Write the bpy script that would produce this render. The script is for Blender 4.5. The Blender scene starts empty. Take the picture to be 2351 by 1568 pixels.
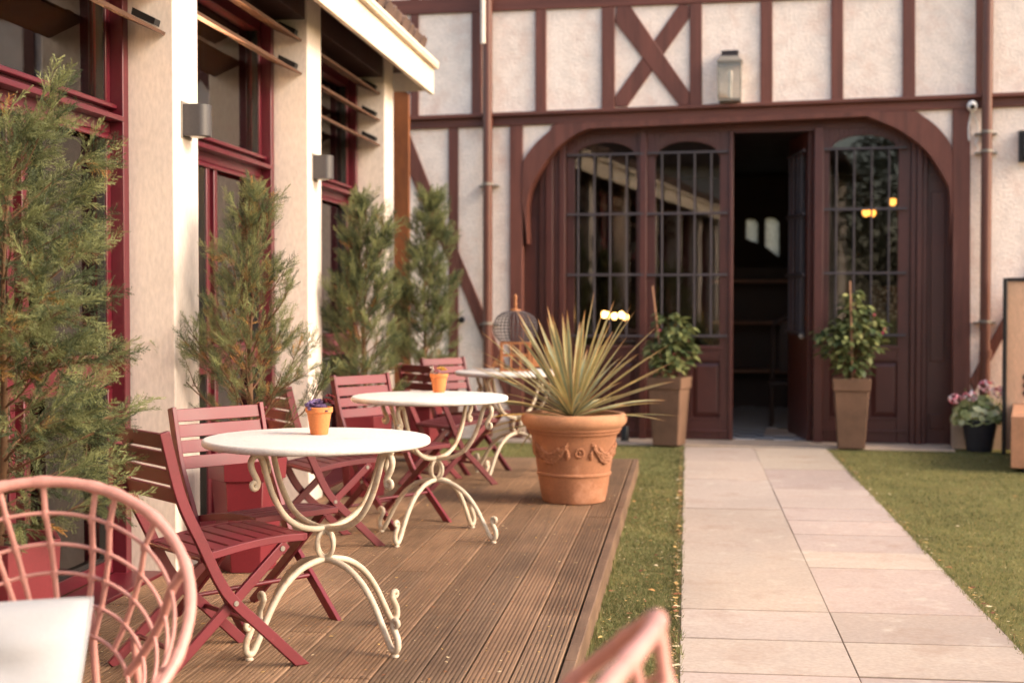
import bpy, bmesh, math, random
import numpy as np
from mathutils import Vector, Matrix, Euler
random.seed(7); RNG = np.random.default_rng(7)
R = math.radians
sc = bpy.context.scene
COL = sc.collection
PI = math.pi
DECK = 0.125            # height of the deck above the lawn

# ------------------------------------------------------------------ camera geometry (photo measured on a 2351x1568 copy)
F = 3265.0
YAW = math.atan(401.5 / F); PIT = math.atan(90 / F)
CAM = np.array([0, 0, 1.32])
_f0 = np.array([-math.sin(YAW), math.cos(YAW), 0]); _r = np.array([math.cos(YAW), math.sin(YAW), 0]); _z = np.array([0, 0, 1.0])
_fw = math.cos(PIT) * _f0 - math.sin(PIT) * _z; _up = math.sin(PIT) * _f0 + math.cos(PIT) * _z
def ray(px, py): return _fw * F + _r * (px - 1175.5) - _up * (py - 784)
def onplane(px, py, O, n):
    d = ray(px, py); return CAM + d * (np.dot(O - CAM, n) / np.dot(d, n))
WA = R(5.0)                                    # the timber house stands 5 degrees off the path's cross line
WO = np.array([0.8, 13.38, 0.0]); WU = np.array([math.cos(WA), -math.sin(WA), 0]); WN = np.array([math.sin(WA), math.cos(WA), 0])
def wp(px, py, y=0.0):                         # measured point -> (x, z) on the house front (y metres behind it)
    p = onplane(px, py, WO + WN * y, WN); q = p - WO
    return float(q @ WU), float(q[2])
def wx(px, py, y=0.0): return wp(px, py, y)[0]
def wz(px, py, y=0.0): return wp(px, py, y)[1]

# ------------------------------------------------------------------ materials
def lin(c):
    c = c / 255.0
    return c / 12.92 if c <= 0.04045 else ((c + 0.055) / 1.055) ** 2.4
def srgb(r, g, b): return (lin(r), lin(g), lin(b), 1)
def nd(nt, t, **k):
    n = nt.nodes.new(t)
    for a, v in k.items():
        if a in n.inputs: n.inputs[a].default_value = v
        else: setattr(n, a, v)
    return n
def base_mat(name):
    m = bpy.data.materials.new(name); m.use_nodes = True
    nt = m.node_tree; return m, nt, nt.nodes['Principled BSDF']
def ramp(nt, fac, stops):
    r = nt.nodes.new('ShaderNodeValToRGB'); e = r.color_ramp.elements
    while len(e) < len(stops): e.new(0.5)
    for i, (p, c) in enumerate(stops): e[i].position = p; e[i].color = c if len(c) == 4 else (*c, 1)
    nt.links.new(fac, r.inputs[0]); return r
def mul(c, k): return (c[0] * k, c[1] * k, c[2] * k, 1)
def mix(nt, mode, fac, a, b):
    n = nt.nodes.new('ShaderNodeMix'); n.data_type = 'RGBA'; n.blend_type = mode
    for s, v in ((n.inputs[0], fac), (n.inputs[6], a), (n.inputs[7], b)):
        if hasattr(v, 'links'): nt.links.new(v, s)
        else: s.default_value = v
    return n.outputs[2]
def coords(nt, scale=(1, 1, 1), obj=True):
    tc = nt.nodes.new('ShaderNodeTexCoord'); mp = nt.nodes.new('ShaderNodeMapping')
    mp.inputs['Scale'].default_value = scale
    nt.links.new(tc.outputs['Object'], mp.inputs[0]); return mp.outputs[0]
def noise(nt, vec, scale, detail=5, rough=.55, out=0):
    n = nt.nodes.new('ShaderNodeTexNoise'); n.inputs['Scale'].default_value = scale
    n.inputs['Detail'].default_value = detail; n.inputs['Roughness'].default_value = rough
    nt.links.new(vec, n.inputs[0]); return n.outputs[out]
def bump(nt, bs, h, strength, dist):
    b = nt.nodes.new('ShaderNodeBump'); b.inputs['Strength'].default_value = strength; b.inputs['Distance'].default_value = dist
    nt.links.new(h, b.inputs['Height']); nt.links.new(b.outputs[0], bs.inputs['Normal'])

def mat_mottled(name, col, dark=.75, light=1.15, scale=3, rough=.6, bscale=60, bstr=.25, bdist=.003, spec=.4, stain=None, stretch=(1, 1, 1)):
    """a surface with slow colour wander, fine grain and bump"""
    m, nt, bs = base_mat(name); v = coords(nt, stretch)
    n1 = noise(nt, v, scale, 6); n2 = noise(nt, v, bscale, 4)
    r = ramp(nt, n1, [(.25, mul(col, dark)), (.55, col), (.8, mul(col, light))])
    c = mix(nt, 'MULTIPLY', .5, r.outputs[0], ramp(nt, n2, [(.3, (.72, .72, .72)), (.7, (1.12, 1.12, 1.12))]).outputs[0])
    if stain:
        n3 = noise(nt, v, stain[1], 8, .7)
        c = mix(nt, 'MIX', ramp(nt, n3, [(stain[2], (0, 0, 0)), (stain[3], (1, 1, 1))]).outputs[0], c, stain[0])
    nt.links.new(c, bs.inputs['Base Color'])
    rr = ramp(nt, n1, [(.2, (rough * .85,) * 3), (.8, (min(1, rough * 1.12),) * 3)])
    nt.links.new(rr.outputs[0], bs.inputs['Roughness']); bs.inputs['Specular IOR Level'].default_value = spec
    bump(nt, bs, n2, bstr, bdist); return m
def mat_attr(name, rough=.6, transl=0.0, spec=.35, wander=.35, nscale=30):
    """colour carried by the mesh (each leaf, board or petal its own), with grain on top"""
    m, nt, bs = base_mat(name); a = nt.nodes.new('ShaderNodeAttribute'); a.attribute_name = 'Col'
    v = coords(nt); n = noise(nt, v, nscale, 3)
    c = mix(nt, 'MULTIPLY', wander, a.outputs[0], ramp(nt, n, [(.25, (.55, .55, .55)), (.75, (1.3, 1.3, 1.3))]).outputs[0])
    nt.links.new(c, bs.inputs['Base Color']); bs.inputs['Roughness'].default_value = rough; bs.inputs['Specular IOR Level'].default_value = spec
    if transl:
        t = nt.nodes.new('ShaderNodeBsdfTranslucent'); nt.links.new(c, t.inputs[0])
        ms = nt.nodes.new('ShaderNodeMixShader'); ms.inputs[0].default_value = transl
        nt.links.new(bs.outputs[0], ms.inputs[1]); nt.links.new(t.outputs[0], ms.inputs[2])
        nt.links.new(ms.outputs[0], nt.nodes['Material Output'].inputs[0])
    return m
def mat_emit(name, col, s):
    m, nt, bs = base_mat(name); bs.inputs['Base Color'].default_value = col
    bs.inputs['Emission Color'].default_value = col; bs.inputs['Emission Strength'].default_value = s; return m
def mat_glass(name, ior=1.75, tint=(.86, .84, .80, 1)):
    m, nt, bs = base_mat(name); nt.nodes.remove(bs)
    f = nt.nodes.new('ShaderNodeFresnel'); f.inputs[0].default_value = ior
    t = nt.nodes.new('ShaderNodeBsdfTransparent'); t.inputs[0].default_value = tint
    g = nt.nodes.new('ShaderNodeBsdfGlossy'); g.inputs['Roughness'].default_value = .015
    ms = nt.nodes.new('ShaderNodeMixShader')
    v = coords(nt); b = nt.nodes.new('ShaderNodeBump'); b.inputs['Strength'].default_value = .03; b.inputs['Distance'].default_value = .01
    nt.links.new(noise(nt, v, 2.0, 2), b.inputs['Height']); nt.links.new(b.outputs[0], g.inputs['Normal'])
    nt.links.new(f.outputs[0], ms.inputs[0]); nt.links.new(t.outputs[0], ms.inputs[1]); nt.links.new(g.outputs[0], ms.inputs[2])
    nt.links.new(ms.outputs[0], nt.nodes['Material Output'].inputs[0]); return m

M = {}
M['plaster'] = mat_mottled('roughcast_plaster', srgb(250, 234, 222), .84, 1.04, 7, .9, 46, .7, .014, .2, stain=(srgb(224, 194, 178), 3.2, .50, .76))
M['pier'] = mat_mottled('painted_render', srgb(216, 203, 192), .92, 1.04, 1.6, .8, 70, .16, .003, .3, stain=(srgb(150, 112, 88), 9, .70, .80), stretch=(1, 1, .35))
M['timber'] = mat_mottled('stained_timber', srgb(106, 62, 52), .66, 1.25, 5, .55, 90, .4, .004, .4, stain=(srgb(132, 84, 72), 6, .60, .80), stretch=(1, 1, 1))
for nm_, st_ in (('timber', (7, 7, .5)), ('timberlong', (.5, 7, 7))):
    M[nm_] = mat_mottled('stained_' + nm_, srgb(106, 62, 52), .58, 1.3, 2.2, .55, 26, .5, .005, .4, stain=(srgb(142, 98, 86), 3, .62, .80), stretch=st_)
M['door'] = mat_mottled('door_paint', srgb(82, 40, 34), .78, 1.15, 4, .45, 70, .2, .002, .45)
M['redframe'] = mat_mottled('red_lacquer', srgb(84, 15, 29), .85, 1.1, 3, .38, 120, .08, .001, .5, stain=(srgb(170, 72, 80), 12, .66, .85))
M['chair'] = mat_mottled('burgundy_lacquer', srgb(100, 15, 31), .80, 1.14, 7, .50, 160, .12, .001, .5, stain=(srgb(150, 78, 80), 26, .66, .84))
M['louvre'] = mat_mottled('louvre_wood', srgb(92, 64, 48), .7, 1.15, 8, .7, 90, .3, .002)
M['fascia'] = mat_mottled('weathered_cream_board', srgb(232, 214, 192), .82, 1.05, 4, .7, 60, .4, .004, stain=(srgb(178, 148, 116), 7, .62, .85), stretch=(.4, .4, 2))
M['darkwood'] = mat_mottled('dark_wood', srgb(58, 32, 30), .7, 1.2, 4, .6)
M['tile'] = mat_mottled('roof_tile', srgb(104, 82, 72), .6, 1.3, 8, .85, 40, .6, .006)
M['metal'] = mat_mottled('grey_metal', srgb(70, 66, 66), .85, 1.12, 6, .45, 120, .1, .001, .5)
M['black'] = mat_mottled('black_metal', srgb(30, 28, 28), .8, 1.2, 6, .5, 120, .1, .001)
M['iron'] = mat_mottled('dark_iron', srgb(74, 66, 70), .8, 1.15, 12, .5, 150, .2, .001)
M['pipe'] = mat_mottled('brown_pipe', srgb(100, 58, 46), .85, 1.1, 6, .38, 120, .1, .001, .5)
M['whitepipe'] = mat_mottled('white_pipe', srgb(232, 218, 204), .9, 1.05, 6, .5)
M['zinc'] = mat_mottled('zinc', srgb(136, 128, 118), .8, 1.1, 9, .42, 100, .2, .001)
M['stone'] = mat_mottled('table_stone', srgb(206, 201, 196), .93, 1.04, 6, .75, 120, .5, .002, .3, stain=(srgb(176, 158, 136), 8, .60, .80))
M['ivory'] = mat_mottled('ivory_paint', srgb(190, 176, 156), .72, 1.1, 12, .5, 120, .3, .001, .4, stain=(srgb(140, 98, 60), 14, .56, .78))
M['terra'] = mat_mottled('terracotta', srgb(150, 102, 74), .72, 1.12, 5, .8, 80, .3, .002, .3, stain=(srgb(200, 150, 122), 3.5, .54, .8))
M['terrarim'] = mat_mottled('bleached_terracotta', srgb(178, 130, 98), .78, 1.1, 6, .85, 80, .3, .002, .3, stain=(srgb(158, 104, 78), 5, .55, .78))
M['terra2'] = mat_mottled('small_pot_clay', srgb(208, 126, 74), .92, 1.06, 14, .7, 160, .15, .001, .3)
M['tallpot'] = mat_mottled('aged_clay', srgb(116, 88, 70), .66, 1.22, 4.5, .85, 70, .4, .003, .25, stain=(srgb(118, 88, 72), 3, .55, .75))
M['planter'] = mat_mottled('red_planter', srgb(106, 24, 34), .82, 1.1, 4, .5, 120, .1, .001, .4, stain=(srgb(120, 30, 40), 9, .64, .85))
M['soil'] = mat_mottled('soil', srgb(66, 46, 34), .5, 1.4, 30, .95, 90, 1, .01)
M['slab'] = mat_mottled('paving_slab', srgb(168, 148, 134), .88, 1.07, 1.6, .8, 70, .3, .002, .3, stain=(srgb(146, 122, 104), 2.3, .54, .80))
M['joint'] = mat_mottled('joint_sand', srgb(96, 76, 58), .6, 1.2, 20, .95)
M['kerb'] = mat_mottled('pale_stone', srgb(190, 168, 148), .75, 1.15, 3, .85, 50, .6, .005)
M['lawn'] = mat_mottled('turf_base', srgb(116, 110, 66), .7, 1.25, 7, .95, 160, 1, .01, .1, stain=(srgb(112, 100, 62), 2.2, .52, .75))
M['grass'] = mat_attr('turf_blade', .7, .25, .15, .2)
M['deck'] = mat_attr('deck_plank', .62, 0, .3, .0)
M['litter'] = mat_attr('litter', .8, .2)
M['rattan'] = mat_mottled('pink_wicker', srgb(196, 142, 132), .8, 1.12, 14, .42, 220, .3, .001, .5)
M['cushion'] = mat_mottled('white_cotton', srgb(168, 168, 170), .97, 1.02, 3, .9, 500, .2, .0006, .1)
M['conifer'] = mat_attr('conifer_needle', .6, .3, .3, .3, 8)
M['bark'] = mat_mottled('bark', srgb(112, 82, 58), .6, 1.3, 14, .9, 90, .8, .003)
M['leaf'] = mat_attr('leaf', .5, .3, .35, .3, 25)
M['petal'] = mat_attr('petal', .6, .35, .3, .2, 40)
M['cane'] = mat_mottled('bamboo_cane', srgb(168, 122, 94), .8, 1.1, 9, .6)
M['glass'] = mat_glass('window_glass', 1.72, (.95, .93, .90, 1))
M['doorglass'] = mat_glass('door_glass', 1.6, (.8, .78, .74, 1))
M['innerwall'] = mat_mottled('tan_inner_wall', srgb(232, 206, 174), .94, 1.05, 2, .8)
M['ceiling'] = mat_mottled('dark_ceiling', srgb(150, 124, 100), .9, 1.05, 2, .8)
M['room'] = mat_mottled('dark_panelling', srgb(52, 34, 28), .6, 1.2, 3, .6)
M['shelf'] = mat_mottled('shelf_wood', srgb(120, 82, 62), .8, 1.1, 8, .6)
M['corten'] = mat_mottled('corten_steel', srgb(186, 134, 102), .7, 1.2, 4, .65, 60, .3, .002, .4, stain=(srgb(120, 66, 44), 5, .55, .8))
M['sunlitpanel'] = mat_mottled('sunlit_rust_panel', srgb(226, 184, 150), .85, 1.1, 3, .7, 60, .3, .002, .4, stain=(srgb(190, 122, 84), 5, .62, .85), stretch=(1, 1, .3))  # pale base colour stands in for direct sun on the panel; the stain is rust
M['rust'] = mat_mottled('rusted_sheet', srgb(118, 68, 34), .55, 1.3, 4, .7, 40, .3, .003, stain=(srgb(84, 46, 30), 3, .5, .7), stretch=(1, 1, .3))
M['cagewood'] = mat_mottled('orange_wood', srgb(152, 98, 60), .8, 1.15, 10, .6)
M['cctv'] = mat_mottled('white_plastic', srgb(232, 226, 220), .96, 1.02, 5, .35)
M['bulb'] = mat_emit('warm_bulb', (1, .55, .18, 1), 7)
M['dimbulb'] = mat_emit('amber_shade', (1, .42, .08, 1), 1.6)
M['wickerblack'] = mat_mottled('black_weave', srgb(46, 44, 48), .7, 1.2, 20, .6)

for k_, cw, cr_ in (('chair', .06, .45), ('redframe', .25, .3), ('planter', .3, .4), ('door', .25, .35)):
    b_ = M[k_].node_tree.nodes['Principled BSDF']; b_.inputs['Coat Weight'].default_value = cw; b_.inputs['Coat Roughness'].default_value = cr_
n_ = M['chair'].node_tree; b_ = n_.nodes['Principled BSDF']; oi_ = n_.nodes.new('ShaderNodeObjectInfo'); src_ = b_.inputs['Base Color'].links[0].from_socket
n_.links.new(mix(n_, 'MULTIPLY', 1.0, src_, ramp(n_, oi_.outputs['Random'], [(0, (.78, .80, .80)), (1, (1.15, 1.15, 1.12))]).outputs[0]), b_.inputs['Base Color'])
def mat_dimmer():  # translucent sheet added to dim the sky behind the room's back windows
    m, nt, bs = base_mat('sky_dimming_sheet'); nt.nodes.remove(bs); t_ = nt.nodes.new('ShaderNodeBsdfTranslucent'); v = coords(nt, (60, 1, 60))
    r_ = ramp(nt, noise(nt, v, 1.0, 2), [(.3, (.45, .42, .36)), (.7, (.8, .76, .68))]); nt.links.new(r_.outputs[0], t_.inputs[0]); nt.links.new(t_.outputs[0], nt.nodes['Material Output'].inputs[0]); return m
M['dimmer'] = mat_dimmer()
def mat_check():
    m, nt, bs = base_mat('tiled_floor'); v = coords(nt, (1, 1, 1))
    b = nt.nodes.new('ShaderNodeTexChecker'); b.inputs['Scale'].default_value = 5.5
    b.inputs[1].default_value = srgb(244, 244, 248); b.inputs[2].default_value = srgb(150, 150, 156)
    nt.links.new(v, b.inputs[0]); n = noise(nt, v, 4, 4)
    c = mix(nt, 'MULTIPLY', .5, b.outputs[0], ramp(nt, n, [(.3, (.7, .7, .7)), (.7, (1.1, 1.1, 1.1))]).outputs[0])
    nt.links.new(c, bs.inputs['Base Color']); bs.inputs['Roughness'].default_value = .14; return m
M['check'] = mat_check()
def mat_pattern():
    m, nt, bs = base_mat('flowered_shade'); v = coords(nt); vo = nt.nodes.new('ShaderNodeTexVoronoi'); vo.inputs['Scale'].default_value = 26
    nt.links.new(v, vo.inputs[0]); r = ramp(nt, vo.outputs[0], [(.25, srgb(226, 214, 196)), (.5, srgb(150, 104, 60)), (.7, srgb(84, 54, 36))])
    nt.links.new(r.outputs[0], bs.inputs['Base Color']); return m
M['pattern'] = mat_pattern()
def deck_material():
    nt = M['deck'].node_tree; bs = nt.nodes['Principled BSDF']
    a = next(n for n in nt.nodes if n.type == 'ATTRIBUTE')
    v = coords(nt, (26, 1.1, 26)); n1 = noise(nt, v, 2.2, 8, .65); v2 = coords(nt); n2 = noise(nt, v2, 2.3, 5); n3 = noise(nt, v2, 42, 4, .7)
    c = mix(nt, 'MULTIPLY', .75, a.outputs[0], ramp(nt, n1, [(.3, (.55, .52, .5)), (.52, (1, 1, 1)), (.75, (1.25, 1.22, 1.18))]).outputs[0])
    c = mix(nt, 'MULTIPLY', .7, c, ramp(nt, n2, [(.3, (.5, .47, .45)), (.62, (1.12, 1.12, 1.12))]).outputs[0])
    c = mix(nt, 'MIX', ramp(nt, n3, [(.60, (0, 0, 0)), (.78, (.55, .55, .55))]).outputs[0], c, srgb(190, 160, 136))
    nt.links.new(c, bs.inputs['Base Color']); bump(nt, bs, n1, .35, .002)
deck_material()

# ------------------------------------------------------------------ mesh building
class MB:
    def __init__(s): s.v = []; s.f = []; s.c = []; s.col = None
    def add(s, vs, fs):
        o = len(s.v); s.v += [tuple(map(float, p)) for p in vs]; s.f += [tuple(i + o for i in f) for f in fs]
        if s.col is not None: s.c += [s.col] * len(vs)
        elif s.c: s.c += [(1, 1, 1)] * len(vs)
        return s
    def box(s, x0, x1, y0, y1, z0, z1):
        return s.add([(x0, y0, z0), (x1, y0, z0), (x1, y1, z0), (x0, y1, z0), (x0, y0, z1), (x1, y0, z1), (x1, y1, z1), (x0, y1, z1)],
                     [(0, 3, 2, 1), (4, 5, 6, 7), (0, 1, 5, 4), (1, 2, 6, 5), (2, 3, 7, 6), (3, 0, 4, 7)])
    def bar(s, p, q, w, h, side=(0, 0, 1)):
        """box from p to q; h along `side` (made square to the axis), w across"""
        p, q = Vector(p), Vector(q); a = (q - p).normalized(); u = Vector(side); u = (u - a * u.dot(a)).normalized(); b = a.cross(u)
        vs = [e + u * i * h / 2 + b * j * w / 2 for e in (p, q) for i, j in ((-1, -1), (-1, 1), (1, 1), (1, -1))]
        return s.add(vs, [(0, 1, 2, 3), (7, 6, 5, 4), (0, 4, 5, 1), (1, 5, 6, 2), (2, 6, 7, 3), (3, 7, 4, 0)])
    def prism(s, poly, y0, y1):
        """polygon of (x, z) pushed from y0 to y1"""
        A = sum(poly[i][0] * poly[(i + 1) % len(poly)][1] - poly[(i + 1) % len(poly)][0] * poly[i][1] for i in range(len(poly)))
        if A < 0: poly = poly[::-1]
        n = len(poly); vs = [(x, y0, z) for x, z in poly] + [(x, y1, z) for x, z in poly]
        fs = [tuple(range(n)), tuple(range(2 * n - 1, n - 1, -1))] + [((i + 1) % n, i, i + n, (i + 1) % n + n) for i in range(n)]
        return s.add(vs, fs)
    def strip(s, a, b, y0, y1):
        """solid between two polylines of (x, z)"""
        for i in range(len(a) - 1): s.prism([a[i], a[i + 1], b[i + 1], b[i]], y0, y1)
        return s
    def tube(s, pts, r, n=8, closed=False, flat=1.0):
        P = [Vector(p) for p in pts]; m = len(P); rr = r if isinstance(r, (list, tuple)) else [r] * m
        T = []
        for i in range(m):
            a = P[(i - 1) % m] if (closed or i > 0) else P[i]; b = P[(i + 1) % m] if (closed or i < m - 1) else P[i]
            T.append((b - a).normalized() if (b - a).length > 1e-9 else Vector((0, 0, 1)))
        u = T[0].orthogonal().normalized(); vs = []
        for i in range(m):
            u = (u - T[i] * u.dot(T[i])); u = u.normalized() if u.length > 1e-6 else T[i].orthogonal().normalized(); w = T[i].cross(u)
            for k in range(n):
                a = 2 * PI * k / n; vs.append(P[i] + (u * math.cos(a) + w * math.sin(a) * flat) * rr[i])
        fs = []
        for i in range(m if closed else m - 1):
            j = (i + 1) % m
            for k in range(n): fs.append((i * n + k, i * n + (k + 1) % n, j * n + (k + 1) % n, j * n + k))
        if not closed: fs += [tuple(range(n - 1, -1, -1)), tuple(range((m - 1) * n, m * n))]
        return s.add(vs, fs)
    def lathe(s, prof, n=32, c=(0, 0, 0), wob=0):
        m = len(prof); vs = []
        for r, z in prof:
            for k in range(n):
                a = 2 * PI * k / n; q = r * (1 + wob * math.sin(3 * a + z * 9)); vs.append((c[0] + q * math.cos(a), c[1] + q * math.sin(a), c[2] + z))
        fs = [(i * n + k, i * n + (k + 1) % n, (i + 1) * n + (k + 1) % n, (i + 1) * n + k) for i in range(m - 1) for k in range(n)]
        if prof[0][0] > 1e-4: fs.append(tuple(range(n - 1, -1, -1)))
        if prof[-1][0] > 1e-4: fs.append(tuple(range((m - 1) * n, m * n)))
        return s.add(vs, fs)
    def blob(s, c, r, n=8, m=5, sq=(1, 1, 1), rot=None):
        vs = []; fs = []
        for i in range(m + 1):
            t = PI * i / m
            for k in range(n):
                a = 2 * PI * k / n; p = Vector((math.sin(t) * math.cos(a) * r * sq[0], math.sin(t) * math.sin(a) * r * sq[1], -math.cos(t) * r * sq[2]))
                if rot is not None: p = rot @ p
                vs.append(Vector(c) + p)
        fs = [(i * n + k, i * n + (k + 1) % n, (i + 1) * n + (k + 1) % n, (i + 1) * n + k) for i in range(m) for k in range(n)]
        return s.add(vs, fs)
    def build(s, name, mat, parent=None, smooth=None, bevel=0.0, segs=2):
        me = bpy.data.meshes.new(name); me.from_pydata(s.v, [], s.f); me.validate(); me.update()
        me.materials.append(M[mat] if isinstance(mat, str) else mat)
        if s.c:
            a = me.color_attributes.new('Col', 'FLOAT_COLOR', 'POINT')
            a.data.foreach_set('color', np.array([(*c, 1) for c in s.c], dtype=np.float32).ravel())
        if smooth is not None:
            me.polygons.foreach_set('use_smooth', [True] * len(me.polygons)); me.set_sharp_from_angle(angle=R(smooth))
        o = bpy.data.objects.new(name, me); COL.objects.link(o)
        if parent: o.parent = parent
        if bevel:
            b = o.modifiers.new('bevel', 'BEVEL'); b.width = bevel; b.segments = segs; b.limit_method = 'ANGLE'; b.angle_limit = R(35)
            if smooth is None: me.polygons.foreach_set('use_smooth', [True] * len(me.polygons)); me.set_sharp_from_angle(angle=R(40))
        return o
def np_mesh(name, V, T, C, mat, parent=None, k=3):
    me = bpy.data.meshes.new(name); n, m = len(V), len(T)
    me.vertices.add(n); me.vertices.foreach_set('co', np.asarray(V, np.float32).ravel())
    me.loops.add(m * k); me.loops.foreach_set('vertex_index', np.asarray(T, np.int32).ravel())
    me.polygons.add(m); me.polygons.foreach_set('loop_start', np.arange(0, m * k, k, dtype=np.int32)); me.polygons.foreach_set('loop_total', np.full(m, k, np.int32))
    me.update(calc_edges=True)
    a = me.color_attributes.new('Col', 'FLOAT_COLOR', 'POINT'); c4 = np.ones((n, 4), np.float32); c4[:, :3] = C
    a.data.foreach_set('color', c4.ravel()); me.materials.append(M[mat])
    o = bpy.data.objects.new(name, me); COL.objects.link(o)
    if parent: o.parent = parent
    return o
def cr(pts, n=6, closed=False):
    """Catmull-Rom through pts"""
    P = [Vector(p) if len(p) == 3 else Vector((p[0], p[1], 0)) for p in pts]; m = len(P); out = []
    for i in range(m if closed else m - 1):
        p0 = P[(i - 1) % m] if (closed or i > 0) else P[0] * 2 - P[1]; p1 = P[i]; p2 = P[(i + 1) % m]
        p3 = P[(i + 2) % m] if (closed or i < m - 2) else P[-1] * 2 - P[-2]
        for k in range(n):
            t = k / n; out.append(.5 * ((2 * p1) + (p2 - p0) * t + (2 * p0 - 5 * p1 + 4 * p2 - p3) * t * t + (3 * p1 - p0 - 3 * p2 + p3) * t ** 3))
    if not closed: out.append(P[-1])
    return out
def thing(name, label, cat, loc=(0, 0, 0), rz=0.0, group=None):
    o = bpy.data.objects.new(name, None); COL.objects.link(o); o.empty_display_size = .1
    o.location = [float(a) for a in loc]; o.rotation_euler = (0, 0, rz); o['label'] = label; o['category'] = cat
    if group: o['group'] = group
    return o
def tag(o, label, cat, group=None):
    o['label'] = label; o['category'] = cat
    if group: o['group'] = group
    return o
def setting(o, kind='structure'): o['kind'] = kind; return o
def dup(root, loc, rz, label):
    """copy a thing with its parts and their sub-parts"""
    c = root.copy(); COL.objects.link(c); c.location = [float(a) for a in loc]; c.rotation_euler = (0, 0, rz); c['label'] = label
    def kids(a, b):
        for ch in [x for x in COL.objects if x.parent == a]:
            k = ch.copy(); COL.objects.link(k); k.parent = b; kids(ch, k)
    kids(root, c); return c

# ------------------------------------------------------------------ world, sun, camera
w = bpy.data.worlds.new('World'); sc.world = w; w.use_nodes = True; nt = w.node_tree
sky = nt.nodes.new('ShaderNodeTexSky'); sky.sky_type = 'NISHITA'; sky.sun_disc = False
SUN = Vector((.84, -.17, .52)).normalized()
sky.sun_elevation = math.asin(SUN.z); sky.sun_rotation = math.atan2(SUN.x, SUN.y); sky.air_density = 1.0; sky.dust_density = 2.5; sky.ozone_density = .6
bg = nt.nodes['Background']; bg.inputs[1].default_value = .15
tint = mix(nt, 'MULTIPLY', 1.0, sky.outputs[0], (1.0, .895, .79, 1)); nt.links.new(tint, bg.inputs[0])
sl = bpy.data.lights.new('sun', 'SUN'); sl.energy = 1.1; sl.angle = R(16); sl.color = (1.0, .895, .76)
so = bpy.data.objects.new('sun', sl); COL.objects.link(so); so.rotation_euler = SUN.to_track_quat('Z', 'Y').to_euler()
cd = bpy.data.cameras.new('camera'); co = bpy.data.objects.new('camera', cd); COL.objects.link(co); sc.camera = co
co.location = CAM; co.rotation_euler = (PI / 2 - PIT, 0, YAW); cd.sensor_width = 36; cd.lens = F / 2351 * 36; cd.clip_start = .05; cd.clip_end = 500
cd.dof.use_dof = True; cd.dof.focus_distance = 5.1; cd.dof.aperture_fstop = 2.5; cd.dof.aperture_blades = 9
sc.view_settings.view_transform = 'Standard'; sc.view_settings.look = 'None'; sc.view_settings.exposure = 1.7; sc.view_settings.gamma = 1
sc.cycles.use_denoising = True; sc.cycles.max_bounces = 8; sc.cycles.transparent_max_bounces = 12; sc.cycles.sample_clamp_indirect = 8

# ------------------------------------------------------------------ ground: lawn, path, threshold, deck
g = MB(); g.add([(-150, -150, 0), (150, -150, 0), (150, 150, 0), (-150, 150, 0)], [(0, 1, 2, 3)]); setting(g.build('lawn', 'lawn'))
p = MB(); p.box(-.03, 1.255, -3, 12.98, -.05, .010); setting(p.build('path_bed', 'joint'))
p = MB(); p.col = (1, 1, 1)
def slabs(x0, x1, ys):
    for a, b in zip(ys[:-1], ys[1:]):
        dz = random.uniform(-.002, .003); e = .0013; k_ = random.uniform(.84, 1.08); p.col = (k_, k_ * random.uniform(.97, 1.01), k_ * random.uniform(.94, 1.02)); jt = random.choice((.004, .006, .007, .011))
        p.box(x0 + e + random.uniform(-.0006, .0016), x1 - e, a + jt, b - jt, -.03, .012 + dz)
left = [-3, -2.4, -1.8, -.9, 0, .6, 1.2, 2.1, 2.7, 3.3, 4.1, 5.05, 5.56, 6.09, 7.52, 9.1, 10.6, 11.8, 12.98]
right = [-3, -2, -1.1, -.5, .4, 1.0, 1.9, 2.5, 3.5, 4.0, 5.05, 5.56, 6.09, 7.11, 7.57, 8.13, 8.65, 9.17, 10.1, 11.3, 12.98]
slabs(-.022, .6002, left); slabs(.6002, 1.25, right)
mm = mat_mottled('path_slab', srgb(176, 160, 149), .84, 1.06, 1.3, .8, 55, .35, .003, .3, stain=(srgb(148, 126, 112), 2.6, .52, .78)); n_ = mm.node_tree; b_ = n_.nodes['Principled BSDF']
src = b_.inputs['Base Color'].links[0].from_socket; at = n_.nodes.new('ShaderNodeAttribute'); at.attribute_name = 'Col'
v_ = coords(n_, (1, 1, 1)); pal_ = ramp(n_, noise(n_, v_, 4.2, 7, .7), [(.56, (0, 0, 0)), (.70, (.75, .75, .75))]).outputs[0]; dk_ = ramp(n_, noise(n_, v_, 30, 3, .6), [(.70, (0, 0, 0)), (.80, (.6, .6, .6))]).outputs[0]
c_ = mix(n_, 'MIX', pal_, mix(n_, 'MULTIPLY', 1.0, src, at.outputs[0]), srgb(184, 172, 160)); c_ = mix(n_, 'MIX', dk_, c_, srgb(120, 98, 82)); n_.links.new(c_, b_.inputs['Base Color'])
path = setting(p.build('path', mm, bevel=.0018))
t = MB(); t.box(-3.2, 2.05, -.62, -.16, -.05, .012)
HOUSE = thing('timber_framed_house', 'half-timbered house with dark red beams, pale plaster and a wide arched doorway', 'house', WO, -WA)
hs = lambda mb, name, mat, **k: mb.build(name, mat, HOUSE, **k)
t = MB(); t.box(wx(1150, 1020), wx(2185, 1028), -.33, .4, -.05, .016); hs(t, 'threshold', 'kerb', bevel=.006)

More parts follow.
